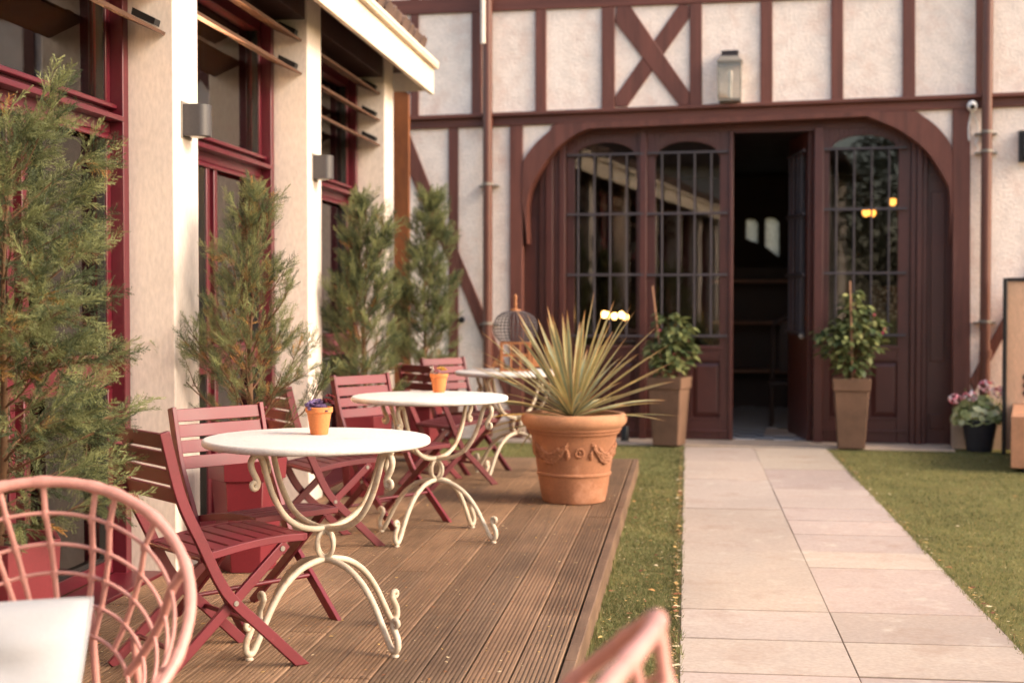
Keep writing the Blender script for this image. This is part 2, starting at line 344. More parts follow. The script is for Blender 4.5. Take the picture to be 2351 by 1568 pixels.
d = MB(); boards = []
x = -.409; bi = 0
PITCH, BW = .1465, .1405
def plank(mb, x1, y0, y1, col):
    """one ribbed plank: its right edge at x1, eight grooves cut along it"""
    x0 = x1 - BW; prof = [(x0, -.024), (x0, -.003), (x0 + .003, 0)]
    n = 8; st = (BW - .018) / n
    for i in range(n):
        c = x0 + .009 + st * (i + .5); prof += [(c - .0036, 0), (c - .0024, -.0065), (c + .0024, -.0065), (c + .0036, 0)]
    prof += [(x1 - .003, 0), (x1, -.003), (x1, -.024)]
    z = DECK + random.uniform(-.0012, .0012); mb.col = col
    m = len(prof); vs = [(a, y0, z + b) for a, b in prof] + [(a, y1, z + b) for a, b in prof]
    mb.add(vs, [(i, i + 1, m + i + 1, m + i) for i in range(m - 1)] + [tuple(range(m - 1, -1, -1)), tuple(range(m, 2 * m))])
cuts = [[5.38, 7.9], [4.1, 6.9, 9.4], [3.3, 6.75], [5.37, 8.6], [4.4, 7.6], [2.9, 6.2, 9.6], [5.0, 8.2], [3.6, 7.2], [4.7, 9.0]]
for bi in range(15):
    ys = [-2.6, .9] + cuts[bi % len(cuts)] + [10.85]; x1 = -.412 - PITCH * bi
    for a, b in zip(ys[:-1], ys[1:]):
        k = random.uniform(.72, 1.15); h = random.uniform(-.04, .05)
        plank(d, x1, a + .0025, b - .0025, (lin(130) * k * (1 + h * .6), lin(103) * k, lin(80) * k * (1 - h * .6)))
d.col = (lin(44), lin(34), lin(30))
for bi in range(15):
    for k_ in range(26):
        for sx_ in (.030, .110):
            cx_ = -.412 - PITCH * bi - sx_ + random.uniform(-.004, .004); cy_ = -2.2 + .5 * k_ + .12 + random.uniform(-.008, .008)
            d.add([(cx_ + .0042 * math.cos(PI * q_ / 3), cy_ + .0042 * math.sin(PI * q_ / 3), DECK + .0016) for q_ in range(6)], [(0, 1, 2, 3, 4, 5)])
d.col = (lin(20),) * 3; d.box(-2.62, -.41, -2.6, 10.84, .0, DECK - .03)
dk = setting(d.build('deck', 'deck', smooth=40))
e = MB(); e.col = (lin(112), lin(88), lin(70))
for a, b in ((-2.6, 1.5), (1.503, 4.72), (4.724, 8.3), (8.304, 10.9)): e.box(-.404, -.362, a, b, -.01, DECK - .002)
e.box(-2.62, -.404, 10.855, 10.9, -.01, DECK - .002)
e.build('edge_board', 'deck', dk, bevel=.004)

def blades(region, n, h0, h1, wd, seed):
    rg = np.random.default_rng(seed); x0, x1, y0, y1 = region
    P = np.stack([rg.uniform(x0, x1, n), y0 + (y1 - y0) * rg.uniform(0, 1, n) ** 1.25, np.zeros(n)], 1)
    a = rg.uniform(0, 2 * PI, n); h = rg.uniform(h0 * .5, h1 * .75, n) * (1 + .5 * (np.sin(P[:, 0] * 23 + 3 * np.sin(P[:, 1] * 7)) * np.sin(P[:, 1] * 17 + 2) > .45)); le = rg.normal(0, .010, (n, 2))
    s = np.stack([np.cos(a), np.sin(a), np.zeros(n)], 1) * wd
    V = np.empty((n, 3, 3)); V[:, 0] = P - s; V[:, 1] = P + s; V[:, 2] = P; V[:, 2, 2] += h; V[:, 2, :2] += le
    keep = (np.sin(P[:, 0] * 5.1 + 1.7 * np.sin(P[:, 1] * 2.3)) * np.sin(P[:, 1] * 3.7 + 1.3 * np.sin(P[:, 0] * 4)) < .62) | (rg.random(n) < .35)
    V = V[keep]; P = P[keep]; n = len(P)
    base = np.array([[lin(124), lin(122), lin(80)], [lin(110), lin(114), lin(72)], [lin(150), lin(138), lin(98)], [lin(92), lin(98), lin(62)]])
    c = base[rg.choice(4, n, p=[.4, .33, .12, .15])] * rg.uniform(.8, 1.2, (n, 1))
    c = c * (1 + .22 * np.sin(P[:, 0] * 6 + 2 * np.sin(P[:, 1] * 3.1)) * np.sin(P[:, 1] * 4.3 + 1))[:, None]
    return V.reshape(-1, 3), np.repeat(c, 3, 0)
parts = [blades((-.358, -.020, 3.6, 8.2), 28000, .012, .024, .0022, 1), blades((-.358, -.032, 8.2, 12.9), 9000, .012, .024, .003, 2),
         blades((1.245, 3.3, 5.0, 8.6), 38000, .012, .024, .0024, 3), blades((1.26, 4.2, 8.6, 12.9), 30000, .012, .024, .003, 4), blades((-2.2, -.03, 10.92, 13.1), 8000, .012, .024, .003, 5),
         blades((-.040, -.014, 3.6, 12.9), 2600, .026, .046, .0026, 6), blades((1.232, 1.262, 5, 12.9), 2600, .026, .046, .0026, 7), blades((-.366, -.345, 3.6, 10.9), 2000, .03, .06, .0026, 8)]
V = np.concatenate([a for a, _ in parts]); C = np.concatenate([b for _, b in parts])
setting(np_mesh('grass', V, np.arange(len(V)).reshape(-1, 3), C, 'grass'), 'stuff')

def flakes(name, spots, sizes, cols, lift):
    n = len(spots); Vv = []; Cc = []; Ff = []
    for i, (px, py, pz) in enumerate(spots):
        s = sizes[i]; a = random.uniform(0, 2 * PI); el = random.uniform(.35, .8); c = cols[i]; o = len(Vv)
        for k, (u, v_) in enumerate(((-1, 0), (-.3, el), (.5, el * .7), (1, 0), (.4, -el), (-.4, -el * .8))):
            Vv.append((px + s * (u * math.cos(a) - v_ * math.sin(a)), py + s * (u * math.sin(a) + v_ * math.cos(a)), pz + lift + s * random.uniform(0, .35))); Cc.append(c)
        Ff += [(o, o + 1, o + 5), (o + 1, o + 2, o + 4), (o + 1, o + 4, o + 5), (o + 2, o + 3, o + 4)]
    return setting(np_mesh(name, Vv, Ff, np.array(Cc), 'litter'), 'stuff')
sp = []; sz = []; cl = []
pal = [srgb(214, 176, 110)[:3], srgb(190, 140, 84)[:3], srgb(226, 206, 168)[:3], srgb(150, 96, 64)[:3]]
for i in range(1100):
    sp.append((random.uniform(-2.3, -.42), random.uniform(3.6, 9.5), DECK)); sz.append(random.choice((.003, .004, .004, .006, .009))); cl.append(random.choice(pal))
flakes('fallen_petals', sp, sz, cl, .0015)
sp = []; sz = []; cl = []
for i in range(2600):
    r_ = random.random()
    if r_ < .35: X, Y = -.034 - abs(random.gauss(0, .012)), random.uniform(3.8, 12.6)
    elif r_ < .65: X, Y = random.uniform(-.35, -.03), random.uniform(3.8, 10)
    elif r_ < .80: X, Y = 1.262 + abs(random.gauss(0, .02)), random.uniform(5, 12.6)
    else: X, Y = random.uniform(1.27, 3.4), random.uniform(5, 12.5)
    sp.append((X, Y, .012)); big = random.random() < .07
    sz.append(random.uniform(.012, .022) if big else random.choice((.003, .004, .005, .007))); cl.append(random.choice(pal + [srgb(110, 64, 44)[:3]]))
flakes('fallen_leaves', sp, sz, cl, .006)

# ------------------------------------------------------------------ the restaurant wing on the left
REST = thing('restaurant_wing', 'cream rendered restaurant wing with tall red-framed windows between deep piers', 'building', (-2.43, 4, 0))
OX, OY = 2.43, -4.0
class LB(MB):
    """boxes given in courtyard coordinates, stored relative to the wing"""
    def build(s, *a, **k):
        s.v = [(q[0] + OX, q[1] + OY, q[2]) for q in s.v]; return super().build(*a, **k)
rs = lambda mb, name, mat, par=None, **k: mb.build(name, mat, par or REST, **k)
PY = [-2.75, -.56, 1.63, 3.82, 6.0, 8.215, 10.375]; PT = .315
ZP = 3.13
for y in PY: rs(LB().box(-2.78, -2.225, y, y + PT, .0, ZP), 'pier', 'pier', bevel=.006)
rs(LB().box(-6.2, -2.79, -2.75, -2.6, 0, 3.4), 'end_wall', 'pier'); rs(LB().box(-6.2, -2.79, 10.54, 10.69, 0, 3.4), 'end_wall', 'pier')
rs(LB().box(-6.2, -2.58, -2.6, 10.54, .02, .13), 'floor', 'shelf'); rs(LB().box(-6.2, -2.50, -2.6, 10.54, 2.99, 3.12), 'ceiling', 'ceiling')
rs(LB().box(-4.1, -4.0, -2.6, 10.54, .13, 2.99), 'inner_wall', 'innerwall')
for y in (5.35, 7.9, 10.1): rs(LB().box(-3.99, -2.7, y, y + .16, 2.74, 2.985), 'ceiling_beam', 'ceiling')
for y in (7.05,): rs(LB().box(-3.5, -3.3, y, y + .2, .13, 2.99), 'column', 'innerwall')
def window(y0, y1, part):
    ym = (y0 + y1) / 2; f = LB()
    # dark outer posts standing proud, tight against the piers
    f.box(-2.57, -2.428, y1 - .062, y1 - .001, .12, 2.98); f.box(-2.57, -2.428, y0 + .001, y0 + .062, .12, 2.98)
    zs = [(.14, .20), (.945, 1.075), (2.05, 2.155), (2.90, 2.98)]
    for a, b in zs: f.box(-2.565, -2.488, y0 + .064, y1 - .064, a, b)
    for yy in (y0 + .062, y1 - .108): f.box(-2.56, -2.486, yy, yy + .046, .20, .945); f.box(-2.56, -2.486, yy, yy + .046, 1.075, 2.05); f.box(-2.56, -2.486, yy, yy + .046, 2.155, 2.90)
    for a, b in ((.20, .945), (1.075, 2.05)):
        f.box(-2.56, -2.486, ym - .085, ym - .035, a, b); f.box(-2.56, -2.486, ym + .035, ym + .085, a, b)
        f.box(-2.58, -2.53, ym - .034, ym + .034, a, b)
    fr = rs(f, 'window', 'redframe', bevel=.004)
    for a, b, px in ((2.155, 2.185, -2.455), (2.10, 2.135, -2.425), (2.02, 2.048, -2.474), (1.077, 1.10, -2.462)): 
        s = LB(); s.prism([(-2.486, a), (px, a), (px, b - .012), (-2.486, b)], y0 + .064, y1 - .064); s.build('sill', 'redframe', None, bevel=.003).parent = fr
    for a, b, c, e in ((.20, .945, y0 + .108, ym - .085), (.20, .945, ym + .085, y1 - .108), (1.075, 2.05, y0 + .108, ym - .085), (1.075, 2.05, ym + .085, y1 - .108), (2.155, 2.90, y0 + .108, y1 - .108)):
        q = LB().box(-2.534, -2.526, c - .005, e + .005, a - .005, b + .005); o = q.build('pane', 'glass', None); o.parent = fr
        q = LB()
        for k in ((c, c + .012, a, b), (e - .012, e, a, b)): q.box(-2.526, -2.494, *k)
        q.box(-2.526, -2.494, c + .012, e - .012, a, a + .01)
        o = q.build('gasket', 'black', None); o.parent = fr
    q = LB().box(-2.486, -2.28, y0 + .002, y1 - .002, .1, .139); o = q.build('threshold', 'redframe', None, bevel=.004); o.parent = fr
    if part: rs(LB().box(-2.47, -2.238, y0 + .002, y1 - .002, 2.982, 3.125), 'shutter_box', 'darkwood', bevel=.004)
for i, (a, b) in enumerate(zip(PY[:-1], PY[1:])): window(a + PT, b, True)
def louvre(y0, y1, z):
    q = LB().prism([(-2.425, z + .068), (-2.262, z - .004), (-2.257, z + .010), (-2.418, z + .085)], y0 + .003, y1 - .003); lo = rs(q, 'louvre', 'louvre')
    for e in (y1 - .075, y0 + .012):
        k = LB().prism([(-2.385, z + .078), (-2.283, z + .031), (-2.276, z + .058), (-2.378, z + .108)], e, e + .062); o = k.build('bracket', 'black', None); o.parent = lo
for i, zs in {2: (2.483, 2.67), 3: (2.483, 2.67, 2.86), 4: (2.66, 2.856), 5: (2.475, 2.66, 2.856)}.items():
    for z in zs: louvre(PY[i] + PT, PY[i + 1], z)
# eaves: dark soffit, cream board, gutter, tiles
rs(LB().box(-2.50, -2.035, -2.75, 11.12, 3.132, 3.15), 'soffit', 'darkwood')
f = LB()
for a, b in ((-2.75, 1.2), (1.204, 5.2), (5.204, 8.9), (8.904, 11.18)): f.box(-2.032, -2.0, a, b, 2.965, 3.165)
rs(f, 'eaves_board', 'fascia', bevel=.003)
f = LB(); f.box(-2.06, -1.965, -2.75, 11.2, 3.168, 3.188); f.box(-1.975, -1.962, -2.75, 11.2, 3.19, 3.225); rs(f, 'gutter', 'fascia', bevel=.004)
rs(LB().box(-2.6, -2.033, 11.122, 11.15, 2.99, 3.2), 'eaves_end', 'fascia')
f = LB(); f.prism([(-2.06, 3.25), (-2.06, 3.30), (-6.3, 5.3), (-6.3, 5.25)], -2.75, 11.05)
y = -2.7
while y < 11.08:
    for r0 in range(10):
        s0 = r0 * .33; dx = random.uniform(-.014, .014)
        a = (-2.04 - s0 * .9 + dx, y, 3.322 + s0 * .424 + random.uniform(-.006, .006)); b = (a[0] - .34 * .9, y, a[2] + .34 * .424 - .012)
        f.tube([a, b], [.062, .05], 8)
    y += .118
rs(f, 'roof', 'tile', smooth=40)
rp = MB(); rp.prism([(-.065, 0), (.065, 0), (.065, 3.07), (-.065, 3.16)], -.03, .03)
rust = thing('rusty_panel', 'tall narrow rust-streaked steel panel beyond the last cream pier', 'panel', (-2.385, 11.8, 0))
rp.build('sheet', 'rust', rust, bevel=.003)
cap = MB(); cap.bar((-.085, 0, 3.19), (.085, 0, 3.073), .09, .018); cap.build('cap', 'darkwood', rust)

# wall lights on the piers
def wall_light(y, label):
    t = thing('wall_light', label, 'wall light', (-2.225, y, 2.128), 0, 'up-and-down lights on the cream piers')
    b = MB(); pr = [(0.0, -.052), (.075, -.052)] + [(.075 + .04 * math.sin(a), -.052 * math.cos(a)) for a in [PI * k / 8 for k in range(1, 8)]] + [(.075, .052), (0.0, .052)]
    n = len(pr); b.add([(x_, y_, -.07) for x_, y_ in pr] + [(x_, y_, .07) for x_, y_ in pr], [tuple(range(n)), tuple(range(2 * n - 1, n - 1, -1))] + [((i + 1) % n, i, i + n, (i + 1) % n + n) for i in range(n)])
    b.build('housing', 'metal', t, smooth=30, bevel=.002)
    MB().box(-.001, .004, -.065, .065, -.082, .082).build('back_plate', 'zinc', t)
    MB().lathe([(.03, -.074), (.034, -.0705)], 16, (.055, 0, 0)).build('lens', 'cctv', t)
wall_light(6.155, 'grey half-round wall light on the cream pier behind the nearest red planter')
wall_light(8.37, 'grey half-round wall light on the cream pier right of the second tree, further away')
# pendant lamps inside the first window
for (px, py, X, s) in ((40, 45, -3.2, 1), (8, 175, -3.3, .8)):
    dd = ray(px, py); P = CAM + dd * (X / dd[0])
    t = thing('pendant_lamp', 'dark cone pendant lamp seen high up behind the nearest window' if s == 1 else 'clear glass pendant globe hanging lower behind the nearest window', 'lamp', P)
    if s == 1:
        b = MB(); b.lathe([(.012, .13), (.03, .11), (.05, .06), (.10, -.01), (.115, -.05), (.108, -.05), (.09, -.005)], 20); b.build('lamp_shade', 'black', t, smooth=40)
        MB().blob((0, 0, -.05), .035, 10, 8).build('bulb', mat_emit('lit_bulb', (1, .8, .55, 1), 3), t, smooth=60)
    else:
        MB().blob((0, 0, 0), .08, 16, 12).build('globe', 'glass', t, smooth=60); MB().blob((0, 0, -.01), .022, 10, 8).build('bulb', mat_emit('lit_bulb_low', (1, .85, .6, 1), 2.5), t, smooth=60)
    pl_ = bpy.data.lights.new('pendant_light', 'POINT'); pl_.energy = 200; pl_.color = (1, .80, .58); pl_.shadow_soft_size = .08
    po_ = bpy.data.objects.new('pendant_light', pl_); COL.objects.link(po_); po_.parent = t; po_.location = (0, 0, -.13 if s == 1 else .0)
    MB().tube([(0, 0, .1), (0, 0, 2.98 - P[2])], .004, 6).build('cord', 'black', t)

# ------------------------------------------------------------------ the timber-framed house at the back
TH = -.028                           # timbers stand this far proud of the plaster
def beam_px(name, quad, y0=TH, y1=.05, mat='timber', bev=.006):
    return hs(MB().prism([wp(*q) for q in quad], y0, y1), name, mat, bevel=bev)
zl = lambda x: 262 - (x - 1132) * .0392       # upper edge of the long ledge, in the photo
zb = lambda x: 290 - (x - 1171) * .0375       # lower edge of the beam under it
zt = lambda x: 28 - (x - 1132) * .0385        # lower edge of the top plate
XL, XR = 560, 2750
wallz = 5.6
uL, uR = wx(XL, 600), wx(XR, 600)
aL, aR = wp(1172, 800), wp(2227, 800)
# plaster: left, right, above the arch
pl = MB(); zbm = wz(1650, zb(1650)) + .03
pl.prism([(uL, 0), (aL[0] + .05, 0), (aL[0] + .05, zbm), (uL, zbm)], 0, .3)
pl.prism([(aR[0] - .05, 0), (uR, 0), (uR, zbm), (aR[0] - .05, zbm)], 0, .3)
pl.box(uL, uR, 0, .3, zbm + .0, wallz)
pl.prism([wp(1195, 280), wp(1195, 420), wp(1290, 285)], .0, .2); pl.prism([wp(2195, 240), wp(2195, 360), wp(2085, 250)], .0, .2)
hs(pl, 'wall', 'plaster')
beam_px('plinth', [(1120, 1016), (1120, 965), (1205, 965), (1205, 1017)], -.02, .05, 'kerb')
beam_px('plinth', [(2184, 1032), (2184, 966), (2700, 962), (2700, 1050)], -.045, .05, 'kerb')
def hb(name, x0, x1, fa, fb, y0=TH, y1=.05):
    return beam_px(name, [(x0, fb(x0)), (x1, fb(x1)), (x1, fa(x1)), (x0, fa(x0))], y0, y1, 'timberlong')
hb('top_plate', XL, XR, lambda x: zt(x) - 34, zt)
hb('top_plate', XL, XR, lambda x: zt(x) - 420, lambda x: zt(x) - 380)
hb('ledge', XL, XR, zl, lambda x: zl(x) + 9, -.085, .05)
hb('lintel', XL, XR, lambda x: zl(x) + 9.2, lambda x: zb(x) if (x < 1172 or x > 2227) else zb(x), -.034, .05)
beam_px('lintel', [(1345, 298), (1345, zb(1345) - 2), (2030, zb(2030) - 2), (2030, 267), (1993, 269)], -.038, .06)
for a, b in ((700, 724), (845, 868), (944, 962), (1084, 1107), (1230, 1255), (1382, 1412), (1584, 1612), (1746, 1774), (1908, 1936), (2072, 2101), (2240, 2262), (2412, 2440), (2580, 2608)):
    beam_px('post', [(a, zl(a) - .5), (b, zl(b) - .5), (b, zt(b) + .5), (a, zt(a) + .5)])
    beam_px('post', [(a, zt(a) - 34.5), (b, zt(b) - 34.5), (b, zt(b) - 379.5), (a, zt(a) - 379.5)])
beam_px('brace', [(1412, 52), (1417, 15), (1447, 14), (1584, 214), (1583, 242), (1560, 243)], TH + .004)
beam_px('brace', [(1413, 222), (1413, 246), (1440, 246), (1583, 42), (1583, 14), (1561, 10)], TH + .009)
# lower storey
for a, b in ((700, 724), (862, 886), (1031, 1053)): beam_px('post', [(a, 1014), (b, 1014), (b, zb(b) + .5), (a, zb(a) + .5)])
beam_px('post', [(1172, 1018), (1201, 1018), (1201, zb(1201) + .5), (1172, zb(1172) + .5)], -.034)
beam_px('post', [(2186, 1031), (2227, 1032), (2227, zb(2227) + .5), (2186, zb(2186) + .5)], -.034)
beam_px('post', [(2480, 1038), (2510, 1039), (2510, zb(2510) + .5), (2480, zb(2480) + .5)])
beam_px('brace', [(905, 258 + 60), (938, zb(938) + 1), (1030, 535), (1030, 600)], TH + .003)
beam_px('brace', [(1053.5, 578), (1110, 712), (1172, 860), (1172, 940), (1053.5, 640)], TH + .003)
beam_px('brace', [(2475, 405), (2475, 450), (2237, 900), (2228, 880), (2228, 868)], TH + .003)
def arc(pts, n=8): return [(p_.x, p_.y) for p_ in cr([wp(*q) for q in pts], n)]
inL = arc([(1212, 560), (1212, 467), (1228, 415), (1269, 353), (1309, 318), (1346, 299), (1384, zb(1384) + 9)])
ouL = arc([(1201.5, 470), (1201.5, 385), (1208, 362), (1232, 330), (1262, 303), (1280, zb(1280) + .6), (1384, zb(1384) + .6)])
hs(MB().strip(inL, ouL, -.040, .16), 'arch_brace', 'timber', smooth=30)
inR = arc([(2181, 560), (2180, 448), (2166, 407), (2126, 347), (2070, 303), (2030, 284), (1993, 269)])
ouR = arc([(2185.5, 470), (2185.5, 355), (2178, 326), (2150, 292), (2118, 268), (2092, zb(2092) + .6), (1993, zb(1993) + .6)])
hs(MB().strip(inR, ouR, -.040, .16), 'arch_brace', 'timber', smooth=30)
# drainpipes
def pipe(px, clamps, mat, top=-260, bot=1012, name='drainpipe', y=-.10, r=.047, shoe=None):
    x_ = wx(px, 600, y); zb_ = max(.03, wz(px, bot, y)); q = MB(); q.tube([(x_, y, zb_), (x_, y, wz(px, top, y))], r, 16)
    o = hs(q, name, mat, smooth=40)
    for c in clamps:
        z_ = wz(px, c, y); k = MB(); k.tube([(x_, y, z_ - .012), (x_, y, z_ + .012)], r + .006, 16); k.box(x_ - .095, x_ + .095, y + r - .01, .0, z_ - .02, z_ - .006); kk = k.build('clamp', 'zinc', o, smooth=40)
    return o
pipe(1119.5, (423, 742), 'pipe'); pipe(2263, (303, 347, 738), 'pipe')
q = MB(); x_ = wx(2263, 812, -.10); q.tube([(x_, -.10, wz(2263, 822, -.1)), (x_, -.10, wz(2263, 803, -.1))], .055, 16); hs(q, 'pipe_collar', 'pipe', smooth=40)
q = MB(); x_ = wx(1109, 50, -.16); q.tube([(x_, -.165, wz(1109, 101, -.16)), (x_, -.165, wz(1109, -200, -.16))], .023, 12); hs(q, 'downpipe', 'whitepipe', smooth=40)

# doors, set back in the arch
DY = .17
dpx = lambda px, py, y=DY: wp(px, py, y)
def rect(x0, x1, y0, y1, y=DY): return [dpx(x0, y1, y), dpx(x1, y1, y), dpx(x1, y0, y), dpx(x0, y0, y)]
def px_box(mb, x0, x1, py0, py1, ya, yb, y=DY):
    """a squared board covering that part of the front"""
    xm = (x0 + x1) / 2; return mb.box(wx(x0, 600, y), wx(x1, 600, y), ya, yb, wz(xm, py1, y), wz(xm, py0, y))
def leaf(name, x0, x1, g0, g1, top, base, bars, gtop, rails, panels, label=None):
    """panelled leaf: stiles, arched top rail, lock rail, bottom rail"""
    f = MB(); yb = DY + .055; a = DY
    X0, X1, G0, G1 = (wx(q_, 600, DY) for q_ in (x0, x1, g0, g1))
    zT, zB = wz((x0 + x1) / 2, top, DY), max(.02, wz((x0 + x1) / 2, base, DY)); zG = wz((g0 + g1) / 2, 793, DY); zA = wz((g0 + g1) / 2, gtop, DY); zS = wz((g0 + g1) / 2, gtop + 38, DY)
    f.box(X0, G0, a, yb, zB, zT); f.box(G1, X1, a, yb, zB, zT)
    n = 14; low = [(G0 + (G1 - G0) * k / n, zS + (zA - zS) * math.sqrt(max(0, 1 - (2 * k / n - 1) ** 2))) for k in range(n + 1)]
    f.strip(low, [(q_[0], zT) for q_ in low], a, yb)
    zP1, zP0 = wz(g0, 822, DY), wz(g0, 962, DY)
    f.box(G0, G1, a, yb, zP1, zG); f.box(G0, G1, a, yb, zB, zP0)
    o = hs(f, 'door', 'door', bevel=.004)
    if label: o['label'] = label
    q_ = MB()
    for pa, pb in panels:
        A, B = wx(pa, 900, DY), wx(pb, 900, DY); q_.box(A - .03, B + .03, a + .032, a + .05, zP0 - .001, zP1 + .001)
        q_.add([(A, a + .031, zP0 + .03), (B, a + .031, zP0 + .03), (B, a + .031, zP1 - .03), (A, a + .031, zP1 - .03),
                (A + .045, a + .012, zP0 + .075), (B - .045, a + .012, zP0 + .075), (B - .045, a + .012, zP1 - .075), (A + .045, a + .012, zP1 - .075)],
               [(0, 1, 5, 4), (1, 2, 6, 5), (2, 3, 7, 6), (3, 0, 4, 7), (4, 5, 6, 7)])
        for (c0, c1, c2, c3) in ((A - .02, B + .02, zP0, zP0 + .02), (A - .02, B + .02, zP1 - .02, zP1), (A - .02, A, zP0 + .02, zP1 - .02), (B, B + .02, zP0 + .02, zP1 - .02)): q_.box(c0, c1, a - .006, a + .03, c2 + .001, c3 - .001)
    for i in range(len(panels) - 1): q_.box(wx(panels[i][1], 900, DY) + .021, wx(panels[i + 1][0], 900, DY) - .021, a + .001, a + .05, zP0 + .001, zP1 - .001)
    q_.build('panel', 'door', o)
    q_ = MB(); q_.box(G0 - .03, G1 + .03, a - .014, a - .001, zG - .035, zG - .005); q_.build('moulding', 'door', o, bevel=.003); q_ = MB(); q_.box(X0 + .004, X1 - .004, a - .016, a - .001, wz(x0, 990, DY), wz(x0, 984, DY)); q_.build('moulding', 'door', o, bevel=.003)
    q_ = MB(); q_.box(G0 - .01, G1 + .01, a + .024, a + .030, zG - .01, zA + .01); q_.build('pane', 'doorglass', o)
    q_ = MB(); xs = [wx(b_, 600, DY - .04) for b_ in bars]; zs = [wz((g0 + g1) / 2, r_, DY - .04) for r_ in rails]
    for b_ in xs: q_.tube([(b_, a - .032, zs[-1] - .0), (b_, a - .032, zs[0] + .0)], .0095, 8)
    for z_ in zs: q_.box(G0 - .075, G1 + .075, a - .046, a - .022, z_ - .011, z_ + .011); q_.box(G0 - .075, G0 - .05, a - .022, a, z_ - .011, z_ + .011); q_.box(G1 + .05, G1 + .075, a - .022, a, z_ - .011, z_ + .011)
    q_.build('grille', 'iron', o, smooth=40)
    return o
leaf('a', 1300, 1479, 1319, 1461, 300, 1017, (1327, 1364, 1400, 1438), 328, (355, 492, 631, 771), ((1325, 1382), (1400, 1456)))
leaf('b', 1481, 1683, 1504, 1652, 298, 1017, (1519, 1557, 1594, 1632), 325, (350, 490, 631, 771), ((1506, 1572), (1590, 1656)))
leaf('d', 1868, 2090, 1903, 2061, 288, 1024, (1919, 1960, 2000, 2040), 310, (341, 480, 627, 769), ((1905, 1970), (2000, 2063)))
# the leaf that stands open, folded back into the room
oz0, oz1 = .02, wz(1850, 300, DY)
hx = wx(1866, 600, DY); ow = .80
lf = MB(); dirv = Vector((-math.sin(R(14)), math.cos(R(14)), 0)); 
def obx(mb, s0, s1, z0, z1, t0=-.025, t1=.025):
    nrm = Vector((dirv.y, -dirv.x, 0)); O = Vector((hx - .02, DY + .06, 0)); vs = []
    for z_ in (z0, z1):
        for s_, t_ in ((s0, t0), (s1, t0), (s1, t1), (s0, t1)): v_ = O + dirv * s_ + nrm * t_; vs.append((v_.x, v_.y, z_))
    return mb.add(vs, [(0, 3, 2, 1), (4, 5, 6, 7), (0, 1, 5, 4), (1, 2, 6, 5), (2, 3, 7, 6), (3, 0, 4, 7)])
obx(lf, 0, .1, oz0, oz1); obx(lf, ow - .1, ow, oz0, oz1); obx(lf, .1, ow - .1, oz1 - .2, oz1); obx(lf, .1, ow - .1, oz0, 1.0)
lo = hs(lf, 'door', 'door', bevel=.003); lo['label'] = 'open door leaf folded back into the dark room'
q = MB(); obx(q, .1, ow - .1, 1.0, oz1 - .2, -.004, .004); q.build('pane', 'doorglass', lo)
q = MB()
for s_ in (.16, .32, .48, .64): obx(q, s_ - .008, s_ + .008, 1.02, 2.75, -.062, -.046)
for z_ in (1.03, 1.58, 2.15, 2.74): obx(q, .03, ow - .03, z_ - .012, z_ + .012, -.068, -.046)
q.build('grille', 'iron', lo)
q = MB(); q.blob((hx - .10, DY + .12, 1.0), .03, 10, 8); q.build('knob', 'zinc', lo, smooth=60)
# header, side panels and pilasters between doors and arch
f = MB(); px_box(f, 1225, 2178, 268, 300, DY - .01, DY + .09); hs(f, 'door_header', 'door', bevel=.004)
f = MB(); px_box(f, 1684, 1868, 293, 303, DY + .0, DY + .08); hs(f, 'door_header', 'door')
def jamb(x0, x1, ya, yb, t0=300, b0=1017): return hs(px_box(MB(), x0, x1, t0, b0, ya, yb), 'door_jamb', 'door', bevel=.006)
jamb(1196, 1240, DY + .03, DY + .09, 300); jamb(1240.5, 1254, DY - .03, DY + .06, 330); jamb(1255, 1272, DY - .06, DY + .06, 320); jamb(1273, 1284, DY - .035, DY + .06); jamb(1285, 1299.5, DY - .055, DY + .06)
jamb(1469, 1485, DY - .045, DY - .001, 304); jamb(1674, 1683, DY - .03, DY - .001, 302); jamb(1868.5, 1890, DY - .05, DY - .001, 292, 1023)
jamb(2090.5, 2103, DY - .03, DY + .06, 290, 1027); jamb(2103.5, 2116, DY - .055, DY + .06, 300, 1027); jamb(2116.5, 2128, DY - .03, DY + .06, 320, 1027)
jamb(2128.5, 2190, DY + .02, DY + .09, 290, 1028)
f = MB(); px_box(f, 2137, 2170, 440, 830, DY + .006, DY + .02); px_box(f, 2137, 2170, 950, 985, DY + .008, DY + .02); hs(f, 'side_panel', 'door', bevel=.006)
f = MB(); px_box(f, 1206, 1232, 500, 960, DY + .014, DY + .03); hs(f, 'side_panel', 'door', bevel=.006)

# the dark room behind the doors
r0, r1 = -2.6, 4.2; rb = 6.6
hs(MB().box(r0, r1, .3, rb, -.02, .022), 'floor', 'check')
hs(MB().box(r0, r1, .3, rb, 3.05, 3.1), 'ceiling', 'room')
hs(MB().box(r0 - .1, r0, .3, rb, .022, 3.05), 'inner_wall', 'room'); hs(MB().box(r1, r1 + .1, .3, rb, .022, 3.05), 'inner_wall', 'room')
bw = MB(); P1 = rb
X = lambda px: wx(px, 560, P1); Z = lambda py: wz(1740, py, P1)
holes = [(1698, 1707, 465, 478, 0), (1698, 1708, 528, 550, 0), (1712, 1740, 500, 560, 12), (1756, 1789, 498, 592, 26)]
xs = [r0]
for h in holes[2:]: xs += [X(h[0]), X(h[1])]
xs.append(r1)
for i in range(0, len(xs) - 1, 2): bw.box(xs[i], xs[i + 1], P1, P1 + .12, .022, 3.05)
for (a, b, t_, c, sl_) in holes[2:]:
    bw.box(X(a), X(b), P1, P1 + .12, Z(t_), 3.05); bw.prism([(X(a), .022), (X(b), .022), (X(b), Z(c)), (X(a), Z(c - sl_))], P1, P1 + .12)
hs(bw, 'inner_wall', 'room')
